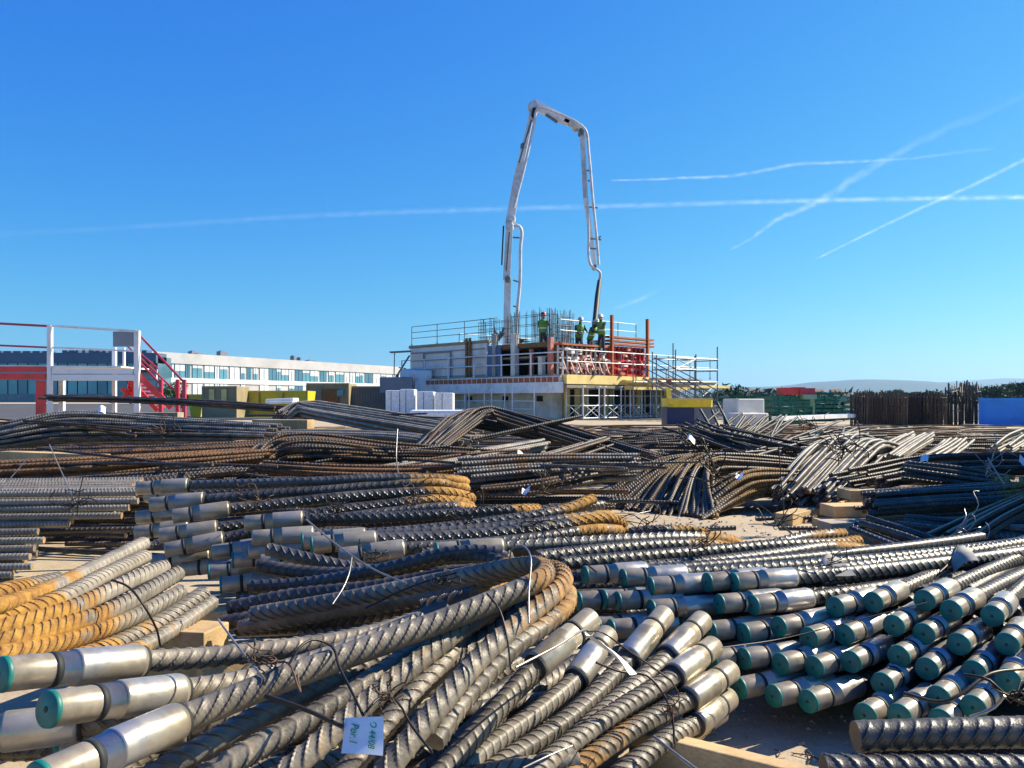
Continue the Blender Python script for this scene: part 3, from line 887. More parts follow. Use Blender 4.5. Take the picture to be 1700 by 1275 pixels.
# bars packed right behind the sleeves, and the pile going on beyond the right edge
for rn, caps in rows:
    for (x, y) in caps:
        for dx, dy, rc in ((4, 24, .175), (24, 12, .20)):
            if y + dy > 1180: continue
            p = P(x + dx, y + dy, capd(x, y)) 
            a0 = math.radians(np.interp(x, [950, 1100, 1220, 1300, 1450, 1650], [15, 17, 22, 31, 44, 48]))
            u = np.array([math.cos(a0), math.sin(a0), 0]); p = p + u * rc
            if p[2] < .02: continue
            cbar([list(p + u * s * .2) + [0.0] for s in range(4)], M['bar_dark'], "dark bar packed right behind the sleeves inside the right pile", "bars packed behind the sleeves of the right pile", r=0.0162, px=False, step=0.008, seg=9, name="ribbed_bar", cat="ribbed bar")
for i in range(22):
    z = .03 + (i % 6) * .042; x0 = 1.08 + (i // 6) * .055 + (i % 2) * .02 + z * .3
    y0 = 1.38 + z * .5
    cbar([(x0 + s * .25 * .67, y0 + s * .25 * .74, z, 0) for s in range(5)], M['bar_dark'], "dark bar at the right flank of the right pile, beyond the picture edge", "right flank of the right pile", r=0.0165, px=False, step=0.008, seg=9, name="ribbed_bar", cat="ribbed bar")
# lower layer of the dark pile left of centre, and of the couplers at the bottom left
for i in range(15):
    d = 2.15 + (i % 8) * .1; z = .035 + (i // 8) * .05
    x0 = np.interp(d, [2.1, 2.9], [-.62, -1.05]) + R.uniform(-.04, .04); x1 = x0 + R.uniform(1.1, 1.5)
    cbar([(x0, d, z), ((x0 + x1) / 2, d + .03, z), (x1, d + .12, z)], M['bar_dark'], "dark bar in the bottom layer of the pile left of centre", "bottom layer of the dark pile", r=0.0165, px=False, step=0.004, seg=12, name="ribbed_bar", cat="ribbed bar", pitch=.0255, rib=.003)
for i in range(7):
    d = .98 + i * .065; z = .05 + (i % 2) * .035
    cbar([(-.95, d, z), (-.4, d + .05, z), (.1, d + .22, z)], M['bar_grey'], "ribbed bar in the bottom layer under the lower left couplers", "bottom layer under the couplers", px=False, step=0.004, seg=12, name="ribbed_bar", cat="ribbed bar")

# --- bars in the bottom right corner
G6 = "stacked bars in the bottom right corner"
cbar([(1420, 1222, 1.10), (1560, 1218, 1.10), (1800, 1212, 1.1)], M['bar_dark'], "thick ribbed bar on top of the stack in the bottom right corner", G6, r=0.0195, name="ribbed_bar", cat="ribbed bar", pitch=0.021, rib=.0022)
cbar([(1440, 1250, 1.13), (1560, 1250, 1.13), (1800, 1247, 1.13)], M['bar_dark'], "thick ribbed bar, middle one of the bottom right stack", G6, r=0.018, name="ribbed_bar", cat="ribbed bar")
cbar([(1368, 1277, 1.07), (1560, 1276, 1.07), (1800, 1274, 1.07)], M['bar_dark'], "thick ribbed bar jutting furthest left in the bottom right stack", G6, r=0.018, name="ribbed_bar", cat="ribbed bar")
cbar([(1480, 1228, 1.16), (1600, 1224, 1.17), (1800, 1216, 1.18)], M['bar_dark'], "thick ribbed bar at the back of the bottom right stack", G6, r=0.018, name="ribbed_bar", cat="ribbed bar")

# ------------------------------------------------------------------ mid-ground bundles of thinner bars
THIN = []     # every single bar built so far


STUFF = []


def bundle(ctrl, n, r, mat, label, group, name="rebar", cat="rebar", seg=7, step=0.05, seed=1, jit=0.004, stag=0.12, pitch=None, rust=None, stuff=False, rib=.0014):
    """ctrl: (px, py, d, side spread, up spread[, rust]); the offsets keep their place along the run"""
    rr = np.random.RandomState(seed)
    stuff = seed in (12, 13, 15, 17, 21, 23, 24, 26, 33, 34, 35, 38, 19)
    r = r * (.85 if not stuff else .8)
    if stuff: n = int(n * 1.4)
    base = np.array([P(c[0], c[1], c[2]) for c in ctrl])
    sp = np.array([[c[3], c[4]] for c in ctrl])
    rs = np.array([c[5] if len(c) > 5 else 0.0 for c in ctrl])
    T = np.gradient(base, axis=0)
    side = np.stack([-T[:, 1], T[:, 0], np.zeros(len(T))], 1)
    side /= np.linalg.norm(side, axis=1)[:, None] + 1e-9
    # evenly spread unit-disc offsets
    offs = []
    while len(offs) < n:
        best, bd = None, -1
        for _ in range(12):
            a = rr.uniform(-1, 1, 2)
            if a @ a > 1: continue
            dd = min([np.linalg.norm(a - o) for o in offs], default=9)
            if dd > bd: best, bd = a, dd
        if best is not None: offs.append(best)
    out = []
    big = MB() if stuff else None
    for k, o in enumerate(offs):
        pts = base + side * (o[0] * sp[:, 0] + rr.normal(0, jit, len(base)))[:, None]
        pts[:, 2] += o[1] * sp[:, 1] + rr.normal(0, jit * 0.6, len(base))
        pts[:, 2] = np.maximum(pts[:, 2], np.array([GZ(y) for y in pts[:, 1]]) + r * 1.2)
        e0, e1 = rr.uniform(-stag, stag, 2)
        pts[0] = pts[0] + (pts[1] - pts[0]) * e0
        pts[-1] = pts[-1] + (pts[-2] - pts[-1]) * e1
        rv = np.clip(rs + rr.uniform(-.2, .2), -0.5, 1)
        mb = big if stuff else MB()
        mb.sweep(pts, r * rr.uniform(.92, 1.08), rv, seg, step, pitch, rib, True, rr.uniform(0, 6), 0.4, smooth=seed not in (22, 23, 16, 29), s0=rr.uniform(0, 1), nper=8)
        if not stuff:
            ob = one(name, mb, mat, label, cat, group, smooth=True)
            out.append(ob)
            THIN.append(ob)
    if stuff: STUFF.append((big, mat))
    elif seg < 9:      # the bars packed behind and below the ones that show
        fill = MB()
        for k in range(int(n * (1.9 if seed in (27, 28, 29) else .8))):
            o = rr.uniform(-1, 1, 2)
            pts = base + side * (o[0] * sp[:, 0] + rr.normal(0, jit, len(base)) + .03)[:, None]
            pts[:, 2] += o[1] * sp[:, 1] * .9 - .012
            pts[:, 2] = np.maximum(pts[:, 2], np.array([GZ(y) for y in pts[:, 1]]) + r * 1.1)
            fill.sweep(pts, r, np.clip(rs + rr.uniform(-.3, .3), -.5, 1), 6, .06, None, nper=8)
        STUFF.append((fill, mat))
    return out


# straight pale bars at the left edge, cut ends stepping down to the left
def pale_stack():
    rr = np.random.RandomState(5)
    g = "straight pale bars stacked at the left edge"
    n = 0
    rowsz = 0.045 + np.arange(12) * 0.0235
    ends = [10, 18, 40, 50, 52, 57, 50, 115, 185, 200, 212, 222]
    for li, z in enumerate(rowsz):
        for q in range(2 if li < 11 else 9):
            d = 2.60 + q * 0.06 + (li % 2) * 0.012 + li * 0.030
            xr = (ends[li] - 850) / F * d + rr.uniform(-.03, .015)
            x0 = -3.1 + rr.uniform(-.1, .1)
            zz = z + rr.uniform(-.002, .002)
            pts = [(x0, d - .12, zz), ((x0 + xr) / 2, d - .03 + rr.uniform(-.006, .006), zz), (xr, d + .05, zz)]
            mb = MB()
            mb.sweep(pts, 0.0112, [.05] * 3, 10, 0.0035, 0.0125, 0.0019, True, rr.uniform(0, 6), 0.35)
            o = one("rebar", mb, M['bar_pale'], ("bar in the flat top of the pale stack at the left edge" if li == 11 else "bar in the cream side of the pale stack at the left edge"), "rebar", g, smooth=True)
            THIN.append(o)


pale_stack()

# M1 flat rusty runs
bundle([(-120, 790, 3.7, .12, .055, .3), (160, 776, 3.9, .12, .05, .6), (430, 755, 4.25, .08, .03, .4)], 16, .0115, M['thin_rust'],
       "long rusty orange bar in the low run crossing the left edge", "rusty low run at the left edge", seed=11)
bundle([(-120, 815, 3.45, .10, .02), (60, 806, 3.5, .1, .02), (250, 793, 3.6, .1, .02), (400, 780, 3.75, .06, .015)], 8, .0105, M['thin_brown'],
       "dark brown bar lying just above the pale stack at the left edge", "brown low run at the left edge", seed=12)
bundle([(-120, 757, 4.6, .12, .02, .1), (60, 753, 4.7, .12, .02, .3), (300, 745, 4.8, .12, .02, .3), (480, 733, 5.0, .1, .02, .2)], 10, .013, M['thin_rust'],
       "brown bar resting against the timber block at the left", "brown bars under the dark hump", seed=13)
# M2 dark hump
bundle([(-90, 742, 5.3, .08, .05), (30, 722, 5.4, .12, .09), (100, 711, 5.5, .15, .10), (270, 712, 5.6, .13, .075), (460, 718, 5.6, .15, .05)], 26, .0125, M['thin_grey'],
       "blue grey bar in the humped bundle at the left, tied with wire", "humped blue grey bundle at the left", seed=14, jit=.006)
# M3 top long ribbed bars
bundle([(85, 660, 8.2, .10, .03), (250, 665, 8.2, .1, .03), (380, 672, 8.0, .1, .03), (470, 679, 7.9, .08, .03)], 9, .014, M['thin_brown'],
       "long dark bar sloping down to the right under the red and white platform", "long dark bars under the platform", seed=15)
# M4 wide fan of pale bars
bundle([(466, 692, 6.6, .12, .05, .3), (492, 679, 6.7, .16, .06, .3), (520, 681, 6.7, .2, .06, .1), (765, 722, 6.4, .42, .09)], 26, .0145, M['thin_pale'],
       "pale bar in the wide fan in front of the beige cabin", "wide fan of pale bars", seed=16, jit=.01)
bundle([(430, 722, 6.0, .1, .03), (560, 722, 6.0, .14, .03), (700, 730, 5.9, .16, .03), (760, 745, 5.8, .16, .03)], 10, .0135, M['thin_pale'],
       "pale bar lying low under the wide fan", "pale bars below the wide fan", seed=17)
# M5 rusty hump
bundle([(418, 782, 4.3, .07, .06, .2), (448, 758, 4.45, .1, .09, .2), (480, 752, 4.5, .14, .10, .2), (650, 757, 4.65, .14, .07, .3), (840, 758, 4.8, .10, .03)], 26, .0115, M['thin_brown'],
       "brown bar in the flat hump left of the centre, ending dark and bent down", "brown hump left of centre", seed=18)
bundle([(430, 775, 4.1, .05, .03, .1), (560, 782, 4.1, .1, .035, .4), (700, 782, 4.2, .1, .03, .6), (820, 770, 4.3, .1, .02, .1)], 9, .0115, M['thin_rust'],
       "rust streaked bar at the front of the brown hump", "rusty front of the brown hump", seed=19)
# M6 long bars rising to the right with cut ends
bundle([(590, 792, 4.25, .12, .03), (700, 774, 4.5, .12, .035), (800, 757, 4.8, .12, .04), (900, 740, 5.1, .1, .04)], 15, .012, M['thin_pale'],
       "pale straight bar rising to the right with its cut end showing, near the centre", "pale bars with cut ends near the centre", seed=20)
bundle([(760, 790, 4.4, .1, .03), (880, 770, 4.7, .1, .03), (1000, 735, 5.3, .08, .03)], 8, .012, M['thin_rust'],
       "reddish bar crossing behind the pale cut ends", "reddish bars behind the cut ends", seed=21)
# M7 black tent
bundle([(714, 750, 5.3, .08, .03), (790, 688, 5.7, .12, .04), (812, 683, 5.75, .13, .04), (836, 690, 5.75, .14, .04, .3), (1060, 758, 5.2, .18, .04)], 16, .0125, M['thin_brown'],
       "dark bar kinked like a tent roof in front of the shoring towers", "tent shaped bundle in the middle", seed=22, jit=.008)
bundle([(712, 742, 5.4, .1, .03), (770, 700, 6.0, .2, .05), (790, 700, 6.0, .2, .05), (960, 735, 5.8, .2, .03)], 12, .0125, M['thin_black'],
       "black bar bent inside the tent shaped bundle", "black bars inside the tent", seed=23, jit=.008)
bundle([(780, 732, 5.2, .03, .01), (960, 693, 5.6, .02, .01)], 2, .013, M['thin_black'],
       "black bar slanting across the front of the tent shaped bundle", "black bars across the tent", seed=24)
# M8 horizontal ribbed rusty bundle
bundle([(764, 788, 3.9, .10, .075), (870, 780, 4.0, .11, .07, .6), (1050, 775, 4.15, .1, .06)], 22, .0125, M['thin_grey'],
       "ribbed bar with a rusty middle in the bundle right of the orange bends", "level rusty bundle in the centre", seed=25, pitch=.014, step=.006, seg=8)
bundle([(800, 815, 3.8, .08, .02, .4), (880, 808, 3.85, .08, .025, .5), (950, 795, 3.95, .08, .03, .2), (1010, 785, 4.1, .07, .03)], 10, .0125, M['thin_brown'],
       "brown bar at the foot of the level rusty bundle", "brown bars at the foot of the level bundle", seed=26)
# M9 draped brown bundle
bundle([(1085, 850, 4.66, .42, .02), (1140, 782, 4.95, .2, .07, .35), (1165, 772, 5.0, .15, .07, .35), (1205, 772, 5.05, .12, .07, .2), (1420, 788, 5.3, .09, .06)], 34, .0135, M['draped'],
       "brown bar fanning down to the slab from the draped bundle in the centre right", "draped brown bundle centre right", seed=27, jit=.006)
bundle([(1140, 853, 4.6, .22, .02), (1225, 808, 4.7, .12, .075, .6), (1250, 802, 4.75, .11, .075, .7), (1340, 802, 4.85, .11, .07)], 22, .0135, M['draped'],
       "brown bar with an orange shoulder at the front of the draped bundle", "orange shouldered front of the draped bundle", seed=28)
# M10 pale bundle bending over
bundle([(1336, 826, 4.5, .16, .075, .2), (1412, 752, 5.0, .19, .11, -.2), (1430, 748, 5.1, .18, .11, -.1), (1500, 772, 5.6, .16, .08)], 26, .0135, M['thin_grey'],
       "silvery bar with a brown cut end in the bundle that bends over at the right", "silvery bundle bending over at the right", seed=29, stag=.08)
# G shaded hairpins on the right
bundle([(1430, 872, 3.1, .08, .03), (1520, 905, 2.9, .1, .04), (1600, 935, 2.75, .1, .04), (1680, 960, 2.6, .1, .04)], 8, .015, M['bar_dark'],
       "shaded dark bar sloping down behind the right pile", "shaded bars sloping behind the right pile", seed=30, pitch=.02, step=.008, seg=9, rib=.002, name="ribbed_bar", cat="ribbed bar")
bundle([(1500, 868, 3.3, .1, .03), (1600, 880, 3.2, .1, .03), (1750, 900, 3.1, .1, .03)], 8, .015, M['bar_dark'],
       "shaded dark bar at the right edge above the pile", "shaded bars at the right edge", seed=31, pitch=.02, step=.008, seg=9, rib=.002, name="ribbed_bar", cat="ribbed bar")
bundle([(1440, 835, 3.7, .12, .05), (1540, 828, 3.65, .12, .05), (1640, 822, 3.6, .1, .05, .2), (1690, 815, 3.6, .08, .04, .9), (1697, 806, 3.7, .08, .04, 1.)], 16, .0135, M['bar_dark'],
       "dark bar with an orange bent tip at the right edge", "orange tipped shaded bars at the right edge", seed=32, pitch=.017, step=.007, seg=8, rib=.0018)
bundle([(1500, 782, 4.1, .1, .05), (1600, 795, 4.0, .1, .05), (1680, 805, 3.9, .1, .04, .6)], 8, .013, M['bar_dark'],
       "dark bar slanting towards the orange tips at the right", "dark bars slanting to the orange tips", seed=33)
bundle([(1560, 905, 2.9, .1, .03), (1640, 860, 3.2, .08, .03), (1730, 820, 3.5, .06, .03, .8)], 7, .0135, M['bar_dark'],
       "dark bar crossing upward at the right edge, tip rusty", "dark crossing bars at the right edge", seed=34)
bundle([(1430, 795, 4.4, .2, .05), (1550, 775, 4.6, .24, .06), (1720, 770, 4.6, .24, .06)], 18, .013, M['thin_black'],
       "blackish bar in the shaded heap behind the orange tips", "shaded black heap on the right", seed=35)
# M13 striped short bundles
bundle([(1470, 758, 4.9, .13, .02), (1505, 738, 5.2, .13, .03), (1530, 724, 5.5, .12, .03)], 12, .0115, M['thin_pale'],
       "bright slanted bar in the left striped patch of sunlight on the right", "left striped patch", seed=36, jit=.004)
bundle([(1545, 760, 4.9, .09, .02), (1572, 745, 5.1, .09, .03), (1590, 730, 5.3, .09, .03)], 8, .0115, M['thin_pale'],
       "bright slanted bar in the middle striped patch of sunlight on the right", "middle striped patch", seed=37, jit=.01)
bundle([(1665, 745, 5.2, .1, .02), (1690, 730, 5.5, .1, .03), (1715, 718, 5.8, .1, .03)], 8, .0115, M['thin_pale'],
       "bright slanted bar in the striped patch at the right edge", "right striped patch", seed=38, jit=.006)

# ---- farther and smaller bars: past three hundred of the kind, they go together
far = MB()
rr = np.random.RandomState(77)


def loose(px, py, d, L, ang, rise=0.0, r=.013, n=1, spread=.05, bend=0.0):
    for _ in range(n):
        p = P(px, py, d) + rr.normal(0, spread, 3) * [1.6, 1.6, .4]
        a = math.radians(ang + rr.normal(0, 7))
        u = np.array([math.cos(a), math.sin(a), rise + rr.normal(0, .03)])
        l = L * rr.uniform(.7, 1.2)
        k = p + np.array([0, 0, bend])
        pts = np.array([p - u * l / 2, k, p + u * l / 2])
        pts[:, 2] = np.maximum(pts[:, 2], np.array([GZ(y) for y in pts[:, 1]]) + r)
        far.sweep(pts, r * rr.uniform(.8, 1.1), rr.uniform(-.2, .5), 6, 0.12, None, nper=5)


for i in range(430):      # low heaps all over the yard
    px = rr.uniform(-60, 1760)
    d = 6.0 + 12 * rr.uniform(0, 1) ** 1.5
    if px < 900 and d < 8.5: continue
    hmax = .30 * np.exp(-((px - 1350) / 700.0) ** 2) * (1 - (d - 6) / 16) * .8 + .04
    z = rr.uniform(0.01, hmax)
    py = HY + (H - z) * F / d
    loose(px, py, d, rr.uniform(1.2, 3.0), rr.choice([0, 5, -8, 25, -25, 60]), 0, .013, 1, .03, rr.uniform(-.02, .05))
STUFF.append((far, M['thin_rust']))
far = MB()
for i in range(150):
    px = rr.uniform(900, 1500); d = rr.uniform(6.2, 9)
    z = rr.uniform(0.02, .2)
    loose(px, HY + (H - z) * F / d, d, rr.uniform(.8, 2.2), rr.choice([10, -15, 40, 65]), 0, .0125, 1, .04, rr.uniform(-.02, .05))
for (x, y, d, L, a, ri, n) in [(1185, 726, 6.2, .42, 150, .4, 10), (1212, 716, 6.8, .5, 50, .42, 18), (1262, 716, 6.8, .5, 45, .38, 12), (1190, 708, 6.8, .3, 100, .9, 4), (1240, 738, 6.0, .7, 150, .18, 14), (1340, 738, 6.0, .8, 45, .1, 10),
                              (1200, 735, 6.0, .6, 150, .3, 8), (1290, 752, 5.9, 1.0, 5, .03, 14), (1390, 722, 6.6, .8, 50, .1, 10), (1350, 748, 5.9, .8, 25, .02, 10)]:
    loose(x, y, d, L, a, ri, .011, n, .07)
STUFF.append((far, M['thin_black']))
low = {'thin_brown': MB(), 'thin_black': MB(), 'thin_rust': MB(), 'thin_grey': MB()}
ks = list(low)
for i in range(620):
    d = rr.uniform(3.15, 9.5)
    px = rr.uniform(-120, 1780)
    if d < 6.2 and 930 < px < 1500: continue
    if d < 3.6 and px > 1350: continue
    if d < 3.5 and px < 250: continue
    x = (px - 850) / F * d
    z = rr.uniform(.015, .16 if d < 5 else .24)
    L = rr.uniform(.8, 2.2)
    if 1000 < px < 1500 and d < 5.2: L = .7
    a = math.radians(rr.choice([4, -4, 0, 8, -12]) + rr.normal(0, 3))
    u = np.array([math.cos(a), math.sin(a), rr.normal(0, .012)]) * L / 2
    c0 = np.array([x, d, z])
    if d < 4.7 and 880 < px < 1000: c0[0] -= .5
    low[ks[rr.choice([0, 0, 1, 1, 2, 3])]].sweep([c0 - u, c0 + u], .0115, rr.uniform(-.2, .4), 6, .2, None, smooth=False)
for i in range(46):      # single bars thrown across the tops of the heaps
    px, py, d = [(150, 705, 5.4), (600, 752, 4.5), (880, 772, 3.95), (620, 690, 6.6), (500, 745, 4.6), (230, 770, 3.9), (1050, 720, 6.6), (1050, 735, 6.0)][i % 8]
    c0 = P(px + rr.normal(0, 60), py + 3, d + rr.uniform(-.1, .2))
    a = math.radians(rr.normal(0, 16)); L = rr.uniform(.7, 1.5)
    u = np.array([math.cos(a), math.sin(a), rr.normal(0, .05)]) * L / 2
    low[ks[rr.choice([0, 2, 2, 3])]].sweep([c0 - u, c0 + [0, 0, .01], c0 + u], .0075, rr.uniform(-.2, .4), 6, .2, None, nper=4)
for k in ks: STUFF.append((low[k], M[k]))
tag(merge_build("rebar_heap", STUFF), "smaller and farther bars lying in low heaps between and behind the bundles", "rebar heap", None, 'stuff')
far = MB()
for i in range(110):
    px = rr.uniform(1000, 1750); d = rr.uniform(9, 22)
    z = rr.uniform(0.0, .12) + GZ(d)
    loose(px, HY + (H - z) * F / d, d, rr.uniform(1.5, 4.0), rr.choice([0, 3, -4, 12]), 0, .02, 1, .04, 0)
for i in range(150):
    px = rr.uniform(-100, 1050); d = rr.uniform(8, 21)
    z = rr.uniform(0.0, .16) + GZ(d)
    loose(px, HY + (H - z) * F / d, d, rr.uniform(1.0, 3.0), rr.choice([0, 3, -4, 12, 30]), 0, .022, 1, .04, 0)
o = tag(far.build("yard_clutter", M['wood_old']), "tan laths and pale bars strewn flat across the far yard", "clutter", None, 'stuff')


# ------------------------------------------------------------------ timber
def timber(a, b, w, h, mat, label, group="timber bearers between the bars"):
    mb = MB(); mb.beam(a, b, w, h)
    return one("timber_block", mb, M[mat], label, "timber", group, bevel=0.003)


def PZ(px, d, z):
    return np.array([(px - 850.0) / F * d, d, z])


timber(PZ(1050, 1.43, .035), PZ(1480, 1.20, .035), .034, .07, 'wood', "sunlit timber on edge under the coupler bars, bottom right")
timber(PZ(1500, 1.62, .012), PZ(1700, 1.55, .012), .05, .024, 'wood', "pale batten under the teal capped pile, bottom right")
timber(PZ(150, 1.75, .09), PZ(360, 1.68, .09), .09, .17, 'wood', "pale timber under the ends of the orange bars")
timber(PZ(205, 2.2, .03), PZ(400, 2.3, .03), .06, .06, 'wood', "timber strip on the slab at the foot of the dark pile")
timber(PZ(330, 1.62, .10), PZ(660, 1.85, .10), .05, .05, 'wood', "splintered timber behind the thick foreground bars")
timber(PZ(1368, 3.6, .054), PZ(1500, 3.66, .054), .12, .108, 'wood_old', "nearest grey timber block beside the rusty tips")
timber(PZ(1366, 3.95, .03), PZ(1500, 4.0, .03), .22, .06, 'wood', "flat pale board behind the nearest grey block")
timber(PZ(1372, 4.1, .09), PZ(1500, 4.15, .09), .14, .058, 'wood', "middle timber block under the silvery bundle")
timber(PZ(1400, 4.35, .145), PZ(1530, 4.4, .145), .14, .05, 'wood', "upper timber block right of the silvery bundle")
timber(PZ(1300, 4.2, .03), PZ(1420, 5.0, .03), .10, .06, 'wood', "long timber slanting away under the silvery bundle")
timber(PZ(10, 4.6, .33), PZ(172, 4.3, .33), .09, .055, 'wood', "timber block with a sunlit end among the brown bars at the left")
timber(PZ(395, 5.4, .35), PZ(509, 5.3, .35), .10, .055, 'wood', "timber block with a sunlit end under the wide fan, lower one")
timber(PZ(425, 6.3, .46), PZ(516, 6.2, .46), .12, .07, 'wood', "timber block with a sunlit end under the wide fan, upper one")
timber(PZ(225, 6.2, .52), PZ(300, 6.2, .52), .12, .06, 'wood_old', "small timber block under the long dark bars")
timber(PZ(1600, 3.4, .04), PZ(1720, 3.3, .04), .1, .08, 'wood_old', "timber hidden in shade at the right edge")
for i, (x0, x1, d) in enumerate([(60, 900, 9.5), (300, 1100, 12), (960, 1500, 10.5), (1380, 1760, 12.5), (1100, 1700, 15)]):
    timber(PZ(x0, d, GZ(d) + .06), PZ(x1, d + .5, GZ(d) + .06), .25, .12, 'wood_old',
           ["long flat timber behind the left bundles", "long timber in front of the wrapped pallets", "long tan timber right of the tent shaped bundle", "long timber in front of the blue container", "longest tan timber before the green stack"][i], "long timbers lying across the yard")

# ------------------------------------------------------------------ tie wires, paper tags
GW = "tie wires sticking out of the bars"


def wire(ctrl, label, r=.0011, mat='wire', n_per=10):
    mb = MB()
    mb.sweep([P(*c) for c in ctrl], r, None, 6, 0.012, smooth=True, nper=n_per)
    return one("tie_wire", mb, M[mat], label, "tie wire", GW, smooth=True)


def knot(px, py, d, size, label, mat='wire', n=7, r=.0011, seed=0):
    """a twisted knot of binding wire with loose ends"""
    rr = np.random.RandomState(seed)
    mb = MB()
    c = P(px, py, d)
    for i in range(n):
        a = rr.uniform(0, 6.28)
        L = size * rr.uniform(.5, 1.5)
        e = c + np.array([math.cos(a) * L, rr.uniform(-.3, .3) * L, math.sin(a) * L * .8 + L * .35])
        m = (c + e) / 2 + rr.normal(0, size * .28, 3)
        e2 = e + rr.normal(0, size * .25, 3)
        mb.sweep([c + rr.normal(0, .006, 3), m, e, e2], r, None, 5, .012, nper=6)
    t = np.linspace(0, 12, 22)
    mb.sweep(np.stack([c[0] + .008 * np.cos(t), c[1] + .008 * np.sin(t), c[2] - size * .3 + t * size * .06], 1), r, None, 5, .004, nper=3)
    return one("tie_wire", mb, M[mat], label, "tie wire", GW, smooth=True)


wire([(508, 862, 1.75), (560, 905, 1.7), (620, 945, 1.62), (675, 969, 1.55)], "straight bright wire slanting across the grey sleeves", .0018, 'wire_pale')
wire([(584, 925, 1.6), (580, 950, 1.58), (570, 975, 1.55), (552, 1003, 1.5)], "short bright wire hanging in front of the shaded bars", .0016, 'wire_pale')
wire([(878, 1034, 1.25), (878, 980, 1.3), (881, 925, 1.35), (868, 906, 1.4), (850, 912, 1.45), (846, 930, 1.5)], "upright bright wire hooked at its top between the rusty bends", .0016, 'wire_pale')
wire([(606, 1010, 1.55), (680, 975, 1.55), (760, 950, 1.56), (840, 938, 1.58)], "dark wire bowed over the shaded hairpin legs", .0018)
wire([(362, 1028, 1.15), (400, 1080, 1.12), (440, 1128, 1.07)], "bright wire pointing down at the thick bar near the left", .0016, 'wire_pale')
wire([(440, 1155, 1.04), (500, 1175, 1.03), (570, 1207, 1.02)], "thick dark wire holding the paper tag from the left", .0028)
wire([(480, 1102, 1.08), (500, 1072, 1.1), (525, 1062, 1.13), (550, 1072, 1.14), (562, 1105, 1.1), (585, 1150, 1.06), (603, 1188, 1.03)], "arched wire over the thick bar ending at the paper tag", .0019, 'wire')
wire([(603, 1188, 1.02), (622, 1165, 1.04), (640, 1155, 1.06), (660, 1165, 1.06), (680, 1200, 1.04), (718, 1250, 1.0)], "arched wire right of the paper tag", .0017, 'wire')
wire([(455, 1100, 1.12), (480, 1102, 1.09), (498, 1150, 1.05), (497, 1105, 1.12), (520, 1090, 1.15)], "small rusty wire loop round the thick bar", .0015, 'wire_rust')
wire([(808, 985, 1.22), (828, 1010, 1.2), (842, 1060, 1.17), (848, 1112, 1.15)], "wire running down over the two bars below the rusty bends", .0016)
wire([(856, 1108, 1.17), (920, 1075, 1.25), (972, 1045, 1.35), (978, 1050, 1.38)], "grey wire laid along the leftmost lit sleeve", .0018, 'wire_pale')
wire([(975, 1048, 1.36), (1000, 1050, 1.4), (1040, 1078, 1.38), (1080, 1105, 1.37), (1115, 1130, 1.36)], "thin wire curving over the coupler sleeves", .0014)
wire([(990, 1100, 1.3), (1030, 1115, 1.33), (1075, 1122, 1.35), (1100, 1150, 1.34), (1115, 1185, 1.33), (1120, 1235, 1.3)], "tie wire wrapped over the right end of the coupler bars", .0022)
wire([(1085, 1222, 1.22), (1120, 1250, 1.18), (1160, 1280, 1.14)], "pale stiff wire slanting down to the bottom edge near the timber", .0022, 'wire_pale')
wire([(868, 1275, 1.1), (910, 1255, 1.13), (950, 1238, 1.17)], "bright wire lying between coupler bars at the bottom", .0014, 'wire_pale')
wire([(185, 963, 1.5), (210, 972, 1.5), (235, 1000, 1.48), (258, 1040, 1.5), (266, 1072, 1.55)], "dark wire loop around the orange bars", .002)
wire([(82, 738, 2.5), (105, 790, 2.45), (125, 835, 2.4)], "long wire sticking up left of the grey sleeves", .0016, 'wire_pale')
wire([(46, 760, 2.4), (25, 785, 2.38), (0, 812, 2.35)], "short wire sticking up at the left edge", .0016, 'wire_pale')
wire([(138, 790, 2.4), (132, 820, 2.4), (128, 858, 2.4)], "short wire crossing the long one over the pale stack", .0015, 'wire')
wire([(660, 712, 3.6), (658, 760, 3.5), (662, 790, 3.4)], "crooked upright wire in front of the brown hump", .0022, 'wire_pale')
wire([(1293, 740, 3.2), (1296, 790, 3.15), (1301, 850, 3.1), (1296, 880, 3.05)], "tall thin wire standing before the draped bundle", .002, 'wire')
wire([(1083, 712, 4.2), (1092, 735, 4.1), (1100, 752, 4.1)], "dark wire poking up behind the draped bundle", .003)
wire([(1160, 800, 3.6), (1215, 820, 3.5), (1260, 838, 3.4), (1290, 860, 3.3)], "thin wire draped down the front of the brown bundle", .0016, 'wire')
wire([(1640, 760, 3.2), (1655, 785, 3.15), (1668, 805, 3.1)], "bright wire slanting down in the shade at the right", .003, 'wire_pale')
wire([(1000, 858, 2.5), (1045, 855, 2.5), (1080, 848, 2.55)], "thin wire lying over the lit slab", .0013, 'wire_pale')
wire([(1460, 925, 2.0), (1450, 950, 1.95), (1430, 975, 1.9)], "short bright wire before the crumpled grey paper", .0016, 'wire_pale')
wire([(1590, 905, 2.05), (1575, 935, 2.0), (1560, 950, 1.95)], "dark wire beside the right hand crumpled paper", .0024)
wire([(1200, 1075, 1.42), (1300, 1060, 1.5), (1420, 1030, 1.55), (1540, 1000, 1.58)], "thin dark wire stretched over the teal capped pile", .0012)
wire([(1500, 1150, 1.35), (1560, 1165, 1.33), (1585, 1158, 1.33), (1640, 1120, 1.36), (1700, 1110, 1.4)], "twisted wire cable over the teal caps at the right edge", .0028, 'wire')
wire([(1600, 1120, 1.33), (1640, 1128, 1.31), (1665, 1150, 1.3), (1700, 1168, 1.3)], "second twisted cable over the teal caps at the right edge", .0026, 'wire')
wire([(1610, 1190, 1.3), (1650, 1175, 1.3), (1668, 1155, 1.29)], "pale wire end beside the lowest caps at the right", .0024, 'wire_pale')
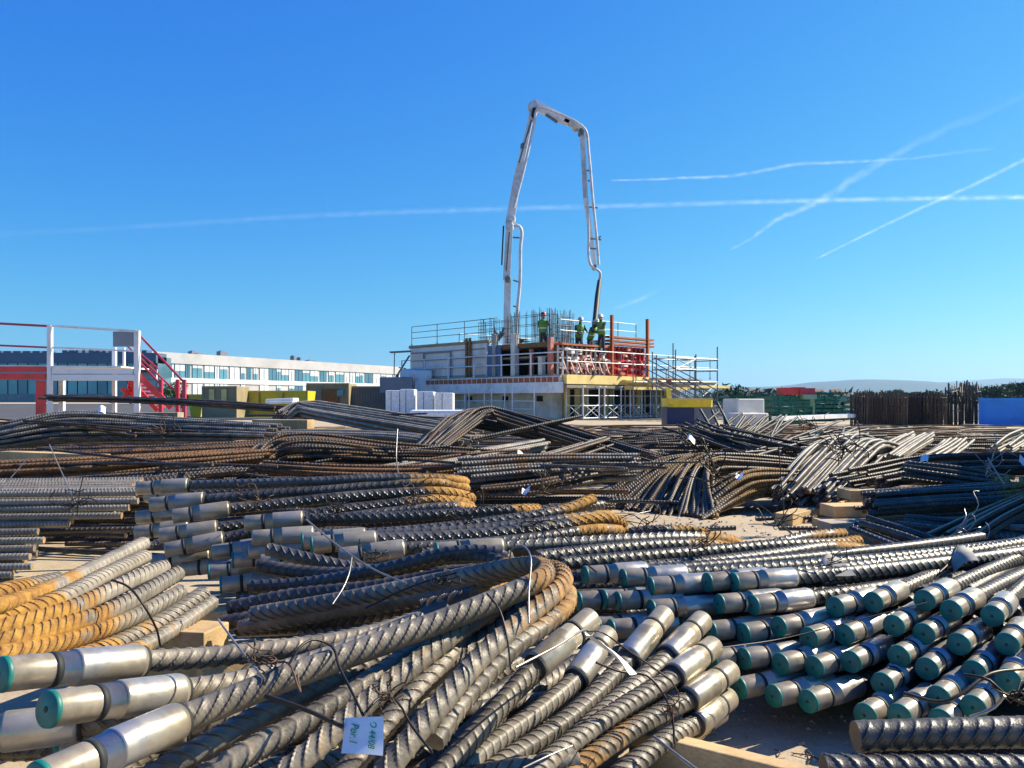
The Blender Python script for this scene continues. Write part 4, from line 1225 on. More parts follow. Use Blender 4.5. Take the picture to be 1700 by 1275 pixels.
wire([(915, 870, 2.0), (940, 895, 1.95), (968, 930, 1.85), (990, 950, 1.8)], "dark wire running down to the first teal cap", .0018)
for i, (x, y, d, s, lb, mt) in enumerate([
    (125, 838, 2.4, .05, "wire knot on the pale stack at the left", 'wire'), (425, 830, 2.5, .05, "rusty wire knot around the dark bars right of the top sleeves", 'wire_rust'),
    (560, 850, 2.4, .05, "wire knot above the bright slanting wire", 'wire'), (690, 822, 2.6, .06, "wire knot before the orange bends", 'wire_rust'),
    (900, 812, 2.9, .08, "wire tangle above the rusty tips in the centre", 'wire_rust'), (1074, 870, 2.5, .06, "wire tangle on the lit slab behind the right pile", 'wire_rust'),
    (780, 860, 2.4, .06, "wire knot on the dark bars in the middle", 'wire'), (1295, 870, 2.6, .06, "wire tangle below the tall thin wire", 'wire'),
    (1170, 905, 2.1, .05, "rusty wire knot around the slab edge bars", 'wire_rust'), (890, 868, 2.3, .05, "wire knot where the centre bars cross", 'wire'),
    (270, 722, 4.9, .08, "wire tie around the humped bundle", 'wire_rust'), (1150, 740, 4.6, .09, "dark wire tangle above the draped bundle", 'wire'),
    (1640, 775, 3.4, .08, "pale wire loops in the shade at the right", 'wire_pale'), (1600, 885, 2.6, .08, "pale wire loops behind the right pile", 'wire_pale'),
    (1400, 745, 4.0, .1, "thin wires over the silvery bundle", 'wire'), (1112, 1178, 1.3, .025, "rusty wire knot on the striped coupler bar", 'wire_rust'),
    (640, 1158, 1.03, .02, "rusty wire knot above the paper tag", 'wire_rust'), (448, 1098, 1.1, .025, "rusty wire knot left of the arched wire", 'wire_rust'),
    (620, 925, 1.75, .03, "dark wire knot at the end of the bright wire", 'wire'), (740, 965, 1.45, .02, "wire knot inside the rusty bends", 'wire'),
    (1380, 935, 1.9, .04, "wire knot beside the crumpled grey paper", 'wire'), (1690, 1155, 1.3, .03, "wire knot over the caps at the right edge", 'wire'),
    (1190, 790, 3.6, .1, "thin wires on the shoulder of the draped bundle", 'wire'), (1350, 705, 7, .12, "green tinted wire tangle in the far yard", 'wire')]):
    knot(x, y, d, s, lb, mt, n=8 if s < .09 else 16, r=.0011 if d < 2 else (.0016 if d < 3.5 else .0028), seed=100 + i)


def sheet(corners, mat, label, name="paper_tag", cat="paper tag", thick=.0008, warp=.004, seed=3, n=7):
    """a thin crumpled sheet through four world corners (bl, br, tr, tl)"""
    rr = np.random.RandomState(seed)
    c = [np.array(x, float) for x in corners]
    nrm = np.cross(c[1] - c[0], c[3] - c[0]); nrm /= np.linalg.norm(nrm)
    V = []
    ph = rr.uniform(0, 6, 4)
    for j in range(n):
        for i in range(n):
            u, v = i / (n - 1), j / (n - 1)
            p = c[0] * (1 - u) * (1 - v) + c[1] * u * (1 - v) + c[2] * u * v + c[3] * (1 - u) * v
            V.append(p + nrm * warp * (math.sin(4 * u + ph[0]) + math.sin(5 * v + ph[1]) * .6))
    V = np.array(V)
    Q = [(j * n + i, j * n + i + 1, (j + 1) * n + i + 1, (j + 1) * n + i) for j in range(n - 1) for i in range(n - 1)]
    mb = MB(); mb.add(V, Q); mb.add((V - nrm * thick), [q[::-1] for q in Q])
    o = one(name, mb, M[mat], label, cat, None, smooth=True)
    return o, c, nrm


tagc = [P(566, 1250, 1.0), P(635, 1254, .985), P(637, 1190, 1.015), P(573, 1192, 1.03)]
ptag, c4, nr = sheet(tagc, 'paper', "white paper tag with green handwriting tied in the foreground fan", warp=.0012, seed=4)


def writing(parent, text, u0, v0, size, corners, nrm):
    """green pen lettering laid on the tag, reading downwards"""
    cu = bpy.data.curves.new("handwriting", 'FONT')
    cu.body = text
    cu.size = 1.0
    cu.shear = 0.25
    cu.offset = 0.008
    cu.extrude = 0.01
    tmp = bpy.data.objects.new("tmp", cu)
    col.objects.link(tmp)
    dg = bpy.context.evaluated_depsgraph_get()
    me = bpy.data.meshes.new_from_object(tmp.evaluated_get(dg))
    co = np.array([v.co[:] for v in me.vertices])
    bl, br, tr, tl = corners
    ux = (br - bl); vy = (tl - bl)
    n = -nrm if nrm[1] > 0 else nrm
    out = []
    for x, y, z in co:
        # text x axis runs down the sheet, text y axis runs to the right
        out.append(bl + ux * (u0 + y * size) + vy * (v0 - x * size) + n * (.0032 + z * .01))
    out = np.array(out) - np.array(parent['_o'])
    for v, p in zip(me.vertices, out): v.co = p
    me.materials.clear(); me.materials.append(M['ink'])
    ob = bpy.data.objects.new("handwriting", me)
    col.objects.link(ob); ob.parent = parent
    bpy.data.objects.remove(tmp)
    return ob


writing(ptag, "O 44/08", .66, .93, .23, c4, nr)
writing(ptag, "Por.1", .20, .84, .27, c4, nr)
sheet([P(985, 1055, 1.28), P(1040, 1118, 1.25), P(1056, 1120, 1.28), P(972, 1048, 1.33)], 'paper', "folded white paper strip on the coupler sleeves", "paper_strip", "paper tag", seed=6)
M['paper_grey'] = simple('dusty_grey_paper', (0.40, 0.38, 0.33), 0.8, 0, 0.3, 20)
sheet([P(1352, 968, 1.9), P(1415, 945, 1.85), P(1390, 920, 2.0), P(1372, 925, 2.0)], 'paper_grey', "crumpled grey paper on the long bar of the right pile", "paper_scrap", "paper scrap", warp=.01, seed=7)
sheet([P(1580, 945, 1.98), P(1625, 930, 1.95), P(1610, 910, 2.05), P(1577, 903, 2.05)], 'paper_grey', "crumpled dusty paper, nearer the right edge", "paper_scrap", "paper scrap", warp=.01, seed=8)
for i, (x, y, d, s, lb) in enumerate([(873, 812, 3.3, .03, "white paper scrap at the foot of the level rusty bundle"), (1146, 731, 4.5, .05, "white scrap in the grey tangle of bars"),
                       (865, 757, 4.4, .04, "pale scrap beside the cut ends in the centre"), (1228, 787, 3.9, .04, "pale scrap on the draped bundle"),
                       (168, 680, 5.2, .035, "small white scrap on the humped bundle at the left"), (1534, 762, 4.4, .03, "white scrap under the striped patches on the right"),
                       (1698, 765, 4.0, .04, "white scrap at the right edge")]):
    sheet([P(x - 7, y + 4, d - .03), P(x + 6, y + 5, d - .05), P(x + 8, y - 4, d + .06), P(x - 5, y - 5, d + .06)], 'paper', lb, "paper_scrap", "paper scrap", warp=s * .3, seed=20 + i)

# unseen container-like blocks, added out of frame to shade the right-hand heaps
for (cx_, cy_, lx, ly, hh, lb) in [(4.5, 4.76, 1.8, .72, 1.45, "low blue grey block added for shade beyond the right edge"), (4.5, 3.78, 1.8, 1.14, 1.92, "tall navy block added for shade beyond the right edge")]:
    cbx = thing("shade_block", lb, "container", (cx_, cy_, 0))
    mb = MB(); mb.box((cx_, cy_, hh / 2), (lx, ly, hh)); mb.build("body", M['navy'], cbx, smooth=False)
    mb = MB()
    for i in range(4): mb.box((cx_ - lx / 2 - .016, cy_ - ly / 2 + .12 + i * (ly - .24) / 3, hh / 2), (.028, .08, hh - .2))
    mb.build("corrugation", M['navy'], cbx, smooth=False)

# grit and mortar crumbs on the bare slab
gm_ = MB(); rg = np.random.RandomState(3)
for (x0, x1, y0, y1, n_) in ((.05, 1.7, 3.0, 4.9, 900), (.3, 1.0, 1.15, 1.75, 500), (-1.7, -.75, 1.85, 2.6, 400), (-.95, -.3, 1.3, 1.9, 150)):
    for i in range(n_):
        c0 = np.array([rg.uniform(x0, x1), rg.uniform(y0, y1), .001]); s_ = rg.uniform(.0012, .005) * (1 if y0 < 2 else 2)
        v_ = c0 + np.vstack([rg.normal(0, 1, (3, 3)) * [1, 1, .1], [[0, 0, 1]]]) * s_
        v_[:, 2] = np.abs(v_[:, 2])
        gm_.add(v_, None, [(0, 1, 3), (1, 2, 3), (2, 0, 3), (0, 2, 1)])
tag(gm_.build("slab_grit", M['wood_old'], smooth=False), "grit and mortar crumbs scattered on the bare slab", "grit", None, 'stuff')

# offcuts of wire on the slab
for i in range(26):
    if i < 14: x, y = R.uniform(.05, 1.3), R.uniform(3.2, 4.3)
    else: x, y = R.uniform(.35, .75), R.uniform(1.3, 1.5)
    a = R.uniform(0, 6.28); L = R.uniform(.02, .07)
    mb = MB(); mb.sweep([(x, y, .003), (x + L * math.cos(a) * .5 + .008, y + L * math.sin(a) * .5, .006), (x + L * math.cos(a), y + L * math.sin(a), .003)], .0012, None, 5, .01)
    one("wire_offcut", mb, M['wire' if i % 2 else 'wire_rust'], "short wire offcut lying on the bare slab " + ("behind the right pile" if i < 14 else "beside the coupler bars"), "wire offcut", "wire offcuts on the slab", smooth=True)

# ------------------------------------------------------------------ unfinished concrete core
BC = np.array([2.12, 36.0]); BU = np.array([.714, .70]); BV = np.array([-.70, .714])
RB = np.stack([np.append(BU, 0), np.append(BV, 0), [0, 0, 1]], 1)


def BL(u, v, z):
    q = BC + BU * u + BV * v
    return np.array([q[0], q[1], z])


def bbox(mb, u0, u1, v0, v1, z0, z1):
    mb.box(BL((u0 + u1) / 2, (v0 + v1) / 2, (z0 + z1) / 2), (u1 - u0, v1 - v0, z1 - z0), RB)


g0 = -.22
bld = thing("unfinished_building", "unfinished concrete core with a timber edged deck in the middle of the yard", "building", BL(4, 5, g0))
mb = MB()
bbox(mb, 1.2, 10.4, 1.0, 1.3, g0, 1.30)       # right front wall with openings left as dark recesses
bbox(mb, .9, 1.2, 1.0, 11.0, g0, 1.30)
bbox(mb, 1.2, 10.4, 10.7, 11.0, g0, 1.3)
bbox(mb, 10.4, 10.7, 1.0, 11.0, g0, 1.3)
mb.build("wall", M['concrete_light'], bld, smooth=False)
mb = MB()
bbox(mb, 0.1, 11.4, 0.1, 11.7, 1.30, 1.52)
mb.build("slab", M['concrete'], bld, smooth=False)
# doorway recesses and warm plywood shutters on the right face
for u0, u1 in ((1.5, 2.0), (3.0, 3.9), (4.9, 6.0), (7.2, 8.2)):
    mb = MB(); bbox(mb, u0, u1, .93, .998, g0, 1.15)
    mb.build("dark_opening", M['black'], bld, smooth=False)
for u0 in (1.25, 2.5, 4.05, 6.6, 8.95):
    mb = MB(); bbox(mb, u0, u0 + .3, .80, .92, g0, 1.19)
    mb.build("cream_pier", M['ply'], bld, smooth=False)
for u0, u1, k in ((2.0, 2.35, 'ply'), (4.2, 4.6, 'beige'), (6.1, 6.5, 'orange'), (8.4, 8.9, 'beige'), (9.3, 9.6, 'orange')):
    mb = MB(); bbox(mb, u0, u1, .90, .996, g0, 1.2)
    mb.build("shutter_board", M[k], bld, smooth=False)
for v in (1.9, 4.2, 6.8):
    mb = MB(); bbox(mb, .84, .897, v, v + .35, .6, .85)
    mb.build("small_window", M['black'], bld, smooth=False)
# deck edge: brown joist ends on the shaded side, yellow beams on the sunny side
mb = MB()
bbox(mb, -.1, .098, -.1, 11.8, .98, 1.46)
mb.build("edge_board", M['white'], bld, smooth=False)
mb = MB()
k = 0
v = .1
while v < 11.6:
    bbox(mb, -.06, .09, v, v + .26, 1.47, 1.68); v += .36
    k += 1
mb.build("joist_ends", M['orange'], bld, smooth=False)
mb = MB()
bbox(mb, -.02, .1, -.02, 11.75, 1.462, 1.74)
mb.build("edge_beam", M['whiteform'], bld, smooth=False)
mb = MB()
bbox(mb, .15, 6.2, -.25, .05, 1.38, 1.79)
bbox(mb, 6.4, 12.2, -.35, -.05, 1.40, 1.66)
bbox(mb, 4.0, 9.0, -.5, -.28, 1.50, 1.62)
bbox(mb, 8.8, 12.6, -.9, -.4, 1.30, 1.44)
mb.build("yellow_beam", M['ply'], bld, smooth=False)
mb = MB()
bbox(mb, .1, 11.6, -.30, -.06, 1.20, 1.33)
mb.build("ledger_beam", M['beige_grey'], bld, smooth=False)
mb = MB(); bbox(mb, .1, 11.4, .06, 11.7, 1.524, 1.80)
mb.build("deck", M['wood_old'], bld, smooth=False)
dz = 1.80
# upper storey, left: pale formwork walls
fw = thing("formwork_wall", "pale formwork wall with a door outline on the shaded side of the deck", "formwork", BL(1, 7, dz))
mb = MB()
bbox(mb, .4, .55, 5.2, 11.3, dz, 3.45)
bbox(mb, .55, 5, 11.1, 11.3, dz, 3.3)
mb.build("panel", M['whiteform'], fw, smooth=False)
mb = MB()
for z in (dz + .05, dz + .5, dz + .95, dz + 1.35):
    bbox(mb, .34, .395, 5.3, 11.2, z, z + .06)
mb.build("waler", M['galv'], fw, smooth=False)
mb = MB()
bbox(mb, .3, .338, 7.8, 7.88, dz, 3.1); bbox(mb, .3, .338, 10.0, 10.08, dz, 3.1); bbox(mb, .3, .338, 7.8, 10.08, 3.1, 3.16)
mb.build("door_frame", M['greypanel'], fw, smooth=False)
mb = MB()
bbox(mb, .24, .33, 6.25, 6.37, dz, 3.75); bbox(mb, .24, .33, 6.5, 6.62, dz, 3.75)
mb.build("soldier", M['rustplate'], fw, smooth=False)
mb = MB(); bbox(mb, .36, .7, 5.0, 11.4, 3.452, 3.60)
mb.build("top_board", M['beige'], fw, smooth=False)
mb = MB(); bbox(mb, .38, .46, 4.2, 5.1, dz, 3.3)
o = one("blue_formwork_panel", mb, M['navy'], "blue plastic faced formwork panel beside the pale formwork wall", "formwork")
o.data.materials[0] = simple('blue_formwork_face', (0.09, 0.17, 0.32), .5)
# dark recess of the storey behind the railing
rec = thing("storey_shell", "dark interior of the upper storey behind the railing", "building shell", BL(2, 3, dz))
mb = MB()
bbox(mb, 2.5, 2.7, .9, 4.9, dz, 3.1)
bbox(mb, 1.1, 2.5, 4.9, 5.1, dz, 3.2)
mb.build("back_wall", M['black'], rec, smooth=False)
mb = MB(); bbox(mb, .5, 3.2, 1.1, 4.9, 3.10, 3.32)
mb.build("lintel_formwork", M['rustplate'], rec, smooth=False)
for lb, v0, w, z1, k in [("tall grey concrete column in front of the dark storey", 3.15, .28, 3.75, 'concrete_light'), ("grey column at the left edge of the dark storey", 4.5, .22, 3.8, 'concrete'),
                         ("salmon prop standing in the dark storey", 2.05, .16, 3.0, 'pinkred'), ("short grey stub column in the dark storey", 1.4, .24, 2.6, 'concrete_light'),
                         ("salmon column at the corner of the storey", .85, .2, 3.5, 'pinkred')]:
    mb = MB(); bbox(mb, .3, .3 + w, v0, v0 + w, dz, z1)
    if k != 'pinkred': bbox(mb, .28, .32 + w, v0 - .02, v0 + w + .02, z1, z1 + .05)
    else: bbox(mb, .26, .34 + w, v0 - .04, v0 + w + .04, dz, dz + .04)
    one("column", mb, M[k], lb, "column", "columns on the deck")
# formwork of the right side
fr = thing("wall_formwork", "rust and white formwork with struts on the sunny side of the deck", "formwork", BL(3, .9, dz))
mb = MB(); bbox(mb, .7, 4.2, .9, 1.0, dz, 3.1); mb.build("panel", M['rustplate'], fr, smooth=False)
mb = MB()
for i in range(11):
    u = .75 + i * .33
    mb.beam(BL(u, .84, dz), BL(u + .02, .84, 3.15), .09, .09, up=(0, 1, 0))
for z in (2.1, 2.55, 2.95): bbox(mb, .7, 4.2, .70, .79, z, z + .08)
mb.build("steel_rib", M['white'], fr, smooth=False)
mb = MB()
for i in range(7):
    u = .8 + i * .5
    mb.beam(BL(u, .3, dz + .05), BL(u, .7, 2.8), .05, .05)
    mb.beam(BL(u, .2, dz + .05), BL(u, .7, 2.2), .05, .05)
mb.build("push_pull_strut", M['pinkred'], fr, smooth=False)
for i in range(34):
    mb = MB(); u = R.uniform(.7, 4.1); z = R.uniform(dz + .1, 3.0)
    bbox(mb, u, u + R.uniform(.08, .28), .50, .68, z, z + R.uniform(.05, .16))
    mb.build("clamp", M['white' if i % 3 else 'pinkred'], fr, smooth=False)
mb = MB(); bbox(mb, .7, 4.2, .5, 1.3, 3.16, 3.24); mb.build("walkway_board", M['orange'], fr, smooth=False)

fo = thing("orange_formwork", "red orange formwork panel grid at the right of the deck", "formwork", BL(8, .9, dz))
mb = MB(); bbox(mb, 4.4, 7.3, .95, 1.05, dz, 3.3); mb.build("panel", M['pinkred'], fo, smooth=False)
mb = MB()
for i in range(9):
    u = 4.45 + i * .34; bbox(mb, u, u + .09, .80, .945, dz, 3.3)
for z in (dz + .05, 2.15, 2.55, 2.95): bbox(mb, 4.4, 7.3, .70, .795, z, z + .09)
mb.build("rib", M['red'], fo, smooth=False)
mb = MB()
for j, z in enumerate((3.32, 3.48, 3.66)): bbox(mb, 4.2 - .1 * j, 7.6, .45, .85, z, z + .09)
mb.build("orange_beam", M['orange'], fo, smooth=False)
for i in range(22):
    mb = MB(); u = R.uniform(4.5, 7.1); z = R.uniform(dz + .1, 3.2)
    bbox(mb, u, u + R.uniform(.08, .3), .52, .69, z, z + R.uniform(.05, .14))
    mb.build("clamp", M['white' if i % 2 else 'pinkred'], fo, smooth=False)
for u, z1, lb, k in [(4.15, 4.75, "tall orange soldier beam beside the hose", 'orange'), (7.0, 4.75, "tall red orange soldier beam at the right of the deck", 'orange')]:
    mb = MB()
    bbox(mb, u, u + .11, .40, .43, dz, z1); bbox(mb, u, u + .11, .52, .55, dz, z1); bbox(mb, u + .045, u + .07, .43, .52, dz, z1)
    one("soldier_beam", mb, M[k], lb, "steel beam", "upright soldier beams")

# railings on the deck
def railing(pts, z0, h, label, name="guard_railing", rails=(1.0, .55), n=None, mat='galv', r=.028, cat="railing"):
    t = thing(name, label, cat, pts[0])
    for i in range(len(pts) - 1):
        a, b = pts[i], pts[i + 1]
        L = np.linalg.norm(b - a); k = max(1, int(round(L / 1.9)))
        for q in range(k + (i == len(pts) - 2)):
            p = a + (b - a) * q / k
            mb = MB(); mb.tube(p, p + np.array([0, 0, h]), r * 1.25, 6)
            mb.box(p + np.array([0, 0, .05]), (.12, .12, .03))
            mb.build("post", M[mat], t, smooth=False)
        for f in rails:
            mb = MB(); mb.tube(a + np.array([0, 0, h * f - .02]), b + np.array([0, 0, h * f - .02]), r, 6)
            mb.build("rail", M[mat], t, smooth=False)
    return t


railing([BL(.05, 11.6, 1.76), BL(.05, -.1, 1.76)], 0, 1.05, "white guard railing along the shaded side of the deck", mat='white', r=.03)
railing([BL(.1, -.3, 1.76), BL(11.6, -.3, 1.76)], 0, 1.15, "grey guard railing along the sunny side of the deck", r=.02)
railing([BL(.5, 11.3, 3.6), BL(.5, 4.8, 3.6)], 0, 1.05, "thin dark railing above the pale formwork wall", rails=(1.0, .7, .4), mat='galv_dark', r=.018)
railing([BL(4.6, 1.6, 3.6), BL(7.6, 1.6, 3.6)], 0, 1.0, "thin railing above the orange formwork", rails=(1.0, .6, .3), mat='galv_dark', r=.018)
railing([BL(1.2, 1.1, 3.3), BL(4.2, 1.1, 3.3)], 0, 1.1, "railing in front of the workers", rails=(1.0, .55), mat='galv', r=.02)
railing([BL(3.2, 10.5, 3.5), BL(9.5, 10.5, 3.5)], 0, .9, "railing at the far side of the upper storey", rails=(1.0, .5), mat='galv_dark', r=.02)

# starter bars
def cage(u0, v0, w, d, z0, z1, n, label, mat='rustplate', ring=True, kinky=.02):
    t = thing("starter_bar_cage", label, "rebar cage", BL(u0, v0, z0), "starter bar cages on the core")
    mb = MB(); n *= 2
    per = [(u0 + w * i / n, v0) for i in range(n + 1)] + [(u0 + w * i / n, v0 + d) for i in range(n + 1)] + [(u0, v0 + d * i / 5) for i in range(1, 5)] + [(u0 + w, v0 + d * i / 5) for i in range(1, 5)]
    for (u, v) in per:
        a = BL(u, v, z0); b = BL(u + R.uniform(-kinky, kinky) * 3, v, z1 + R.uniform(-.18, .12))
        mb.tube(a, b, .014, 5)
    mb.build("vertical_bars", M[mat], t, smooth=True)
    if ring:
        for f in (.3, .6, .86):
            z = z0 + (z1 - z0) * f
            mb = MB()
            c = [BL(u0, v0, z), BL(u0 + w, v0, z), BL(u0 + w, v0 + d, z), BL(u0, v0 + d, z), BL(u0, v0, z)]
            for i in range(4): mb.tube(c[i], c[i + 1], .012, 5)
            mb.build("hoop", M[mat], t, smooth=True)


cage(.6, 1.3, .6, 2.4, 3.2, 4.85, 4, "curved ring of starter bars left of the man in the red helmet", 'thin_black')
cage(1.1, 1.6, 1.6, 1.2, 3.2, 4.85, 9, "row of grey starter bars right of the man in the red helmet", 'galv_dark')
cage(.8, 4.3, .5, 1.9, 3.4, 4.7, 3, "thin starter bars behind the pump boom", 'thin_black')
cage(2.9, 2.2, 1.0, .8, 3.3, 4.5, 4, "starter bars between the two groups of workers", 'rustplate')
# heap of form boards under the cage
for u, v, s, lb, k in [(1.3, 3.6, .9, "beige tarpaulin heap behind the left railing", 'beige'), (5.0, 1.8, .7, "rust coloured boards lying behind the sunny formwork", 'rustplate')]:
    mb = MB()
    for i in range(9):
        mb.beam(BL(u + R.uniform(-.2, .2), v + R.uniform(-.5, .2), 3.35 + i * .035), BL(u + R.uniform(0, .6), v + s + R.uniform(-.2, .4), 3.35 + i * .04), .22, .03)
    one("board_heap", mb, M[k], lb, "board heap")
mb = MB()
for i in range(14):
    a = R.uniform(0, 6.28)
    mb.beam(BL(1.2, 5.2, 3.6), BL(1.2 + .25 * math.cos(a), 5.2 + .35 * math.sin(a), 3.6 + R.uniform(.3, .75)), .07, .03)
one("board_bundle", mb, M['greypanel'], "grey bundle of straps and boards standing on the formwork wall", "board bundle")

# shoring towers with X braces under the sunny edge
def tower(u0, v0, w, d, z0, z1, label, lv=2):
    t = thing("shoring_tower", label, "scaffold tower", BL(u0, v0, z0), "white shoring towers under the deck")
    cs = [(u0, v0), (u0 + w, v0), (u0 + w, v0 + d), (u0, v0 + d)]
    for (u, v) in cs:
        mb = MB(); mb.tube(BL(u, v, z0), BL(u, v, z1), .032, 6)
        mb.box(BL(u, v, z0 + .01), (.15, .15, .02), RB); mb.box(BL(u, v, z1), (.16, .16, .03), RB)
        mb.build("leg", M['white'], t, smooth=False)
    mb = MB(); hb = MB()
    hz = [z0 + .08, z0 + (z1 - z0) * .42, z0 + (z1 - z0) * .72]
    for i in range(4):
        a, b = cs[i], cs[(i + 1) % 4]
        for z in hz: hb.tube(BL(a[0], a[1], z), BL(b[0], b[1], z), .02, 5)
        mb.tube(BL(a[0], a[1], hz[0]), BL(b[0], b[1], hz[1] + .1), .016, 5)
        mb.tube(BL(b[0], b[1], hz[0]), BL(a[0], a[1], hz[1] + .1), .016, 5)
    hb.build("ledger", M['white'], t, smooth=False)
    mb.build("x_brace", M['white'], t, smooth=False)


for i, (u, w) in enumerate([(.9, 1.1), (2.4, 1.2), (4.3, .9), (5.9, .9), (7.7, 1.0), (9.3, 1.1)]):
    tower(u, -.55, w, 1.0, g0, 1.28, ["white shoring tower at the corner of the core, first from the left", "white shoring tower before the first dark opening", "third white shoring tower along the sunny side",
                                        "fourth white shoring tower, before the widest dark opening", "fifth white shoring tower, before the orange shutter", "white shoring tower nearest the yellow tray"][i])
# long frames in front of the shaded side
for i, (v, lb) in enumerate([(1.2, "white access frame near the corner on the shaded side"), (4.0, "white access frame in the middle of the shaded side"), (7.2, "white access frame at the far end of the shaded side"), (2.6, "white access frame, second from the corner on the shaded side"), (5.6, "white access frame just left of the middle of the shaded side"), (9.3, "white access frame beside the wrapped pallets")]):
    t = thing("access_frame", lb, "scaffold frame", BL(-.4, v, g0), "white access frames on the shaded side")
    for q in (0, 1.9):
        mb = MB(); mb.tube(BL(-.4, v + q, g0), BL(-.4, v + q, 1.3), .03, 6); mb.box(BL(-.4, v + q, g0 + .01), (.14, .14, .02), RB)
        mb.build("post", M['white'], t, smooth=False)
    for z in (.25, .62):
        mb = MB(); mb.tube(BL(-.4, v, z), BL(-.4, v + 1.9, z), .022, 5); mb.build("rail", M['white'], t, smooth=False)

# access stair and scaffold at the right
st = thing("stair_scaffold", "grey scaffold with a stair descending from the deck to the yellow tray", "scaffold", BL(12.5, -1, g0))
SU = [3.8, 5.3, 7.0, 8.9]
for i, (u, v) in enumerate([(q, w) for w in (-2.4, -1.1) for q in SU]):
    top = [2.7, 3.0, 2.85, 3.3, 2.7, 2.95, 3.45, 2.9][i]
    mb = MB(); mb.tube(BL(u, v, g0), BL(u, v, top), .032, 6); mb.box(BL(u, v, g0 + .01), (.16, .16, .02), RB)
    mb.build("standard", M['galv_dark'], st, smooth=False)
for v in (-2.4, -1.1):
    for z in (1.50, 2.1, 2.62):
        mb = MB(); mb.tube(BL(SU[0] + (1.5 if z > 2 else 0), v, z), BL(8.9, v, z + .05), .03, 5); mb.build("ledger", M['galv_dark'], st, smooth=False)
for u in SU[1:]:
    for z in (1.5, 2.1, 2.62):
        mb = MB(); mb.tube(BL(u, -2.4, z), BL(u, -1.1, z), .026, 5); mb.build("transom", M['galv_dark'], st, smooth=False)
mb = MB(); bbox(mb, 5.3, 8.9, -2.3, -1.2, 1.40, 1.46); mb.build("platform", M['galv_dark'], st, smooth=False)
mb = MB(); bbox(mb, 3.9, 8.6, -1.0, -.5, 1.15, 1.34); mb.build("yellow_beam", M['ply'], st, smooth=False)
mb = MB()
mb.tube(BL(7.6, -2.4, .85), BL(8.9, -2.4, 1.5), .026, 5); mb.tube(BL(5.3, -2.4, 2.1), BL(7, -2.4, 2.62), .022, 5); mb.tube(BL(5.3, -2.4, 2.62), BL(7, -2.4, 2.1), .022, 5)
mb.build("brace", M['galv_dark'], st, smooth=False)
mb = MB()
a = P(1068, 593, 37); b = P(1185, 655, 33)
for off in (0, .55):
    mb.beam(a + [off, off * .6, -.95], b + [off, off * .6, -.9], .04, .09)
mb.build("stair_stringer", M['galv'], st, smooth=False)
for off, nm in ((0, "near"), (.55, "far")):
    for dz_ in (0, .45):
        mb = MB(); mb.tube(a + [off, off * .6, -dz_], b + [off, off * .6, -dz_], .024, 5)
        mb.build("handrail", M['galv_dark'], st, smooth=False)
mb = MB()
for i in range(12):
    f = (i + .5) / 12
    p = a + (b - a) * f + np.array([.27, .16, -.93])
    mb.box(p, (.2, .7, .03))
mb.build("tread", M['galv'], st, smooth=False)
mb = MB()
for f in (0.03, .35, .66, .97):
    p = a + (b - a) * f
    mb.tube(p + [0, 0, 0], p + [0, 0, -.95], .02, 5)
mb.build("handrail_post", M['galv_dark'], st, smooth=False)
# red sign disc on the deck edge
mb = MB(); mb.lathe(P(1111, 635, 37.5), (0, -1, 0), [(0, .001), (0, .13), (.02, .13), (.02, .001)], 16)
one("red_disc", mb, M['orange'], "small red round plate on the deck edge near the stair", "sign plate")
mb = MB(); bbox(mb, 7.4, 8.2, -2.0, -1.5, 1.46, 1.60)
one("tool_box", mb, M['black'], "black box lying on the stair scaffold platform", "box")

# cantilever bracket at the left
bk = thing("cantilever_bracket", "dark cantilever bracket with a roof board at the left end of the deck", "bracket", BL(.5, 11.5, 1.3))
mb = MB(); mb.beam(P(648, 585, 43.6), P(684, 583, 43.6), .7, .06); mb.build("board", M['greypanel'], bk, smooth=False)
mb = MB()
mb.tube(P(655, 586, 43), P(654, 634, 43), .03, 6); mb.tube(P(680, 590, 43), P(660, 622, 43), .05, 6); mb.tube(P(660, 622, 43), P(656, 634, 43), .09, 6)
mb.tube(P(662, 610, 43), P(674, 612, 43), .03, 6)
mb.build("strut", M['galv_dark'], bk, smooth=False)
mb = MB(); mb.beam(P(652, 629, 43), P(684, 628, 42.5), 1.0, .06); mb.beam(P(656, 634, 43), P(678, 634, 42.5), .5, .12); mb.build("lower_board", M['black'], bk, smooth=False)

# wrapped pallets
def pallet(x0, x1, y0, y1, d, label, white=True):
    t = thing("wrapped_pallet", label, "pallet", PZ((x0 + x1) / 2, d, GZ(d)), "plastic wrapped pallets beside the core")
    w = (x1 - x0) / F * d; zt = H + (HY - y0) / F * d; xc = ((x0 + x1) / 2 - 850) / F * d
    mb = MB()
    mb.box((xc, d + .5, (GZ(d) + .14 + zt) / 2), (w, 1.0, zt - GZ(d) - .14))
    o = mb.build("load", M['wrap'], t, smooth=False, bevel=.04)
    mb = MB()
    for i in range(3): mb.box((xc - w / 2 + .06 + i * (w - .12) / 2, d + .5, GZ(d) + .045), (.1, 1.0, .09))
    for i in range(5): mb.box((xc, d + .05 + i * .22, GZ(d) + .105), (w, .12, .02))
    mb.build("pallet_base", M['wood_old'], t, smooth=False)
    mb = MB()
    for i in range(2, 3): mb.box((xc - w / 2 + w * i / 5, d - .008, (GZ(d) + .2 + zt) / 2), (.025, .012, zt - GZ(d) - .25))
    mb.build("seam", M['greypanel'], t, smooth=False)


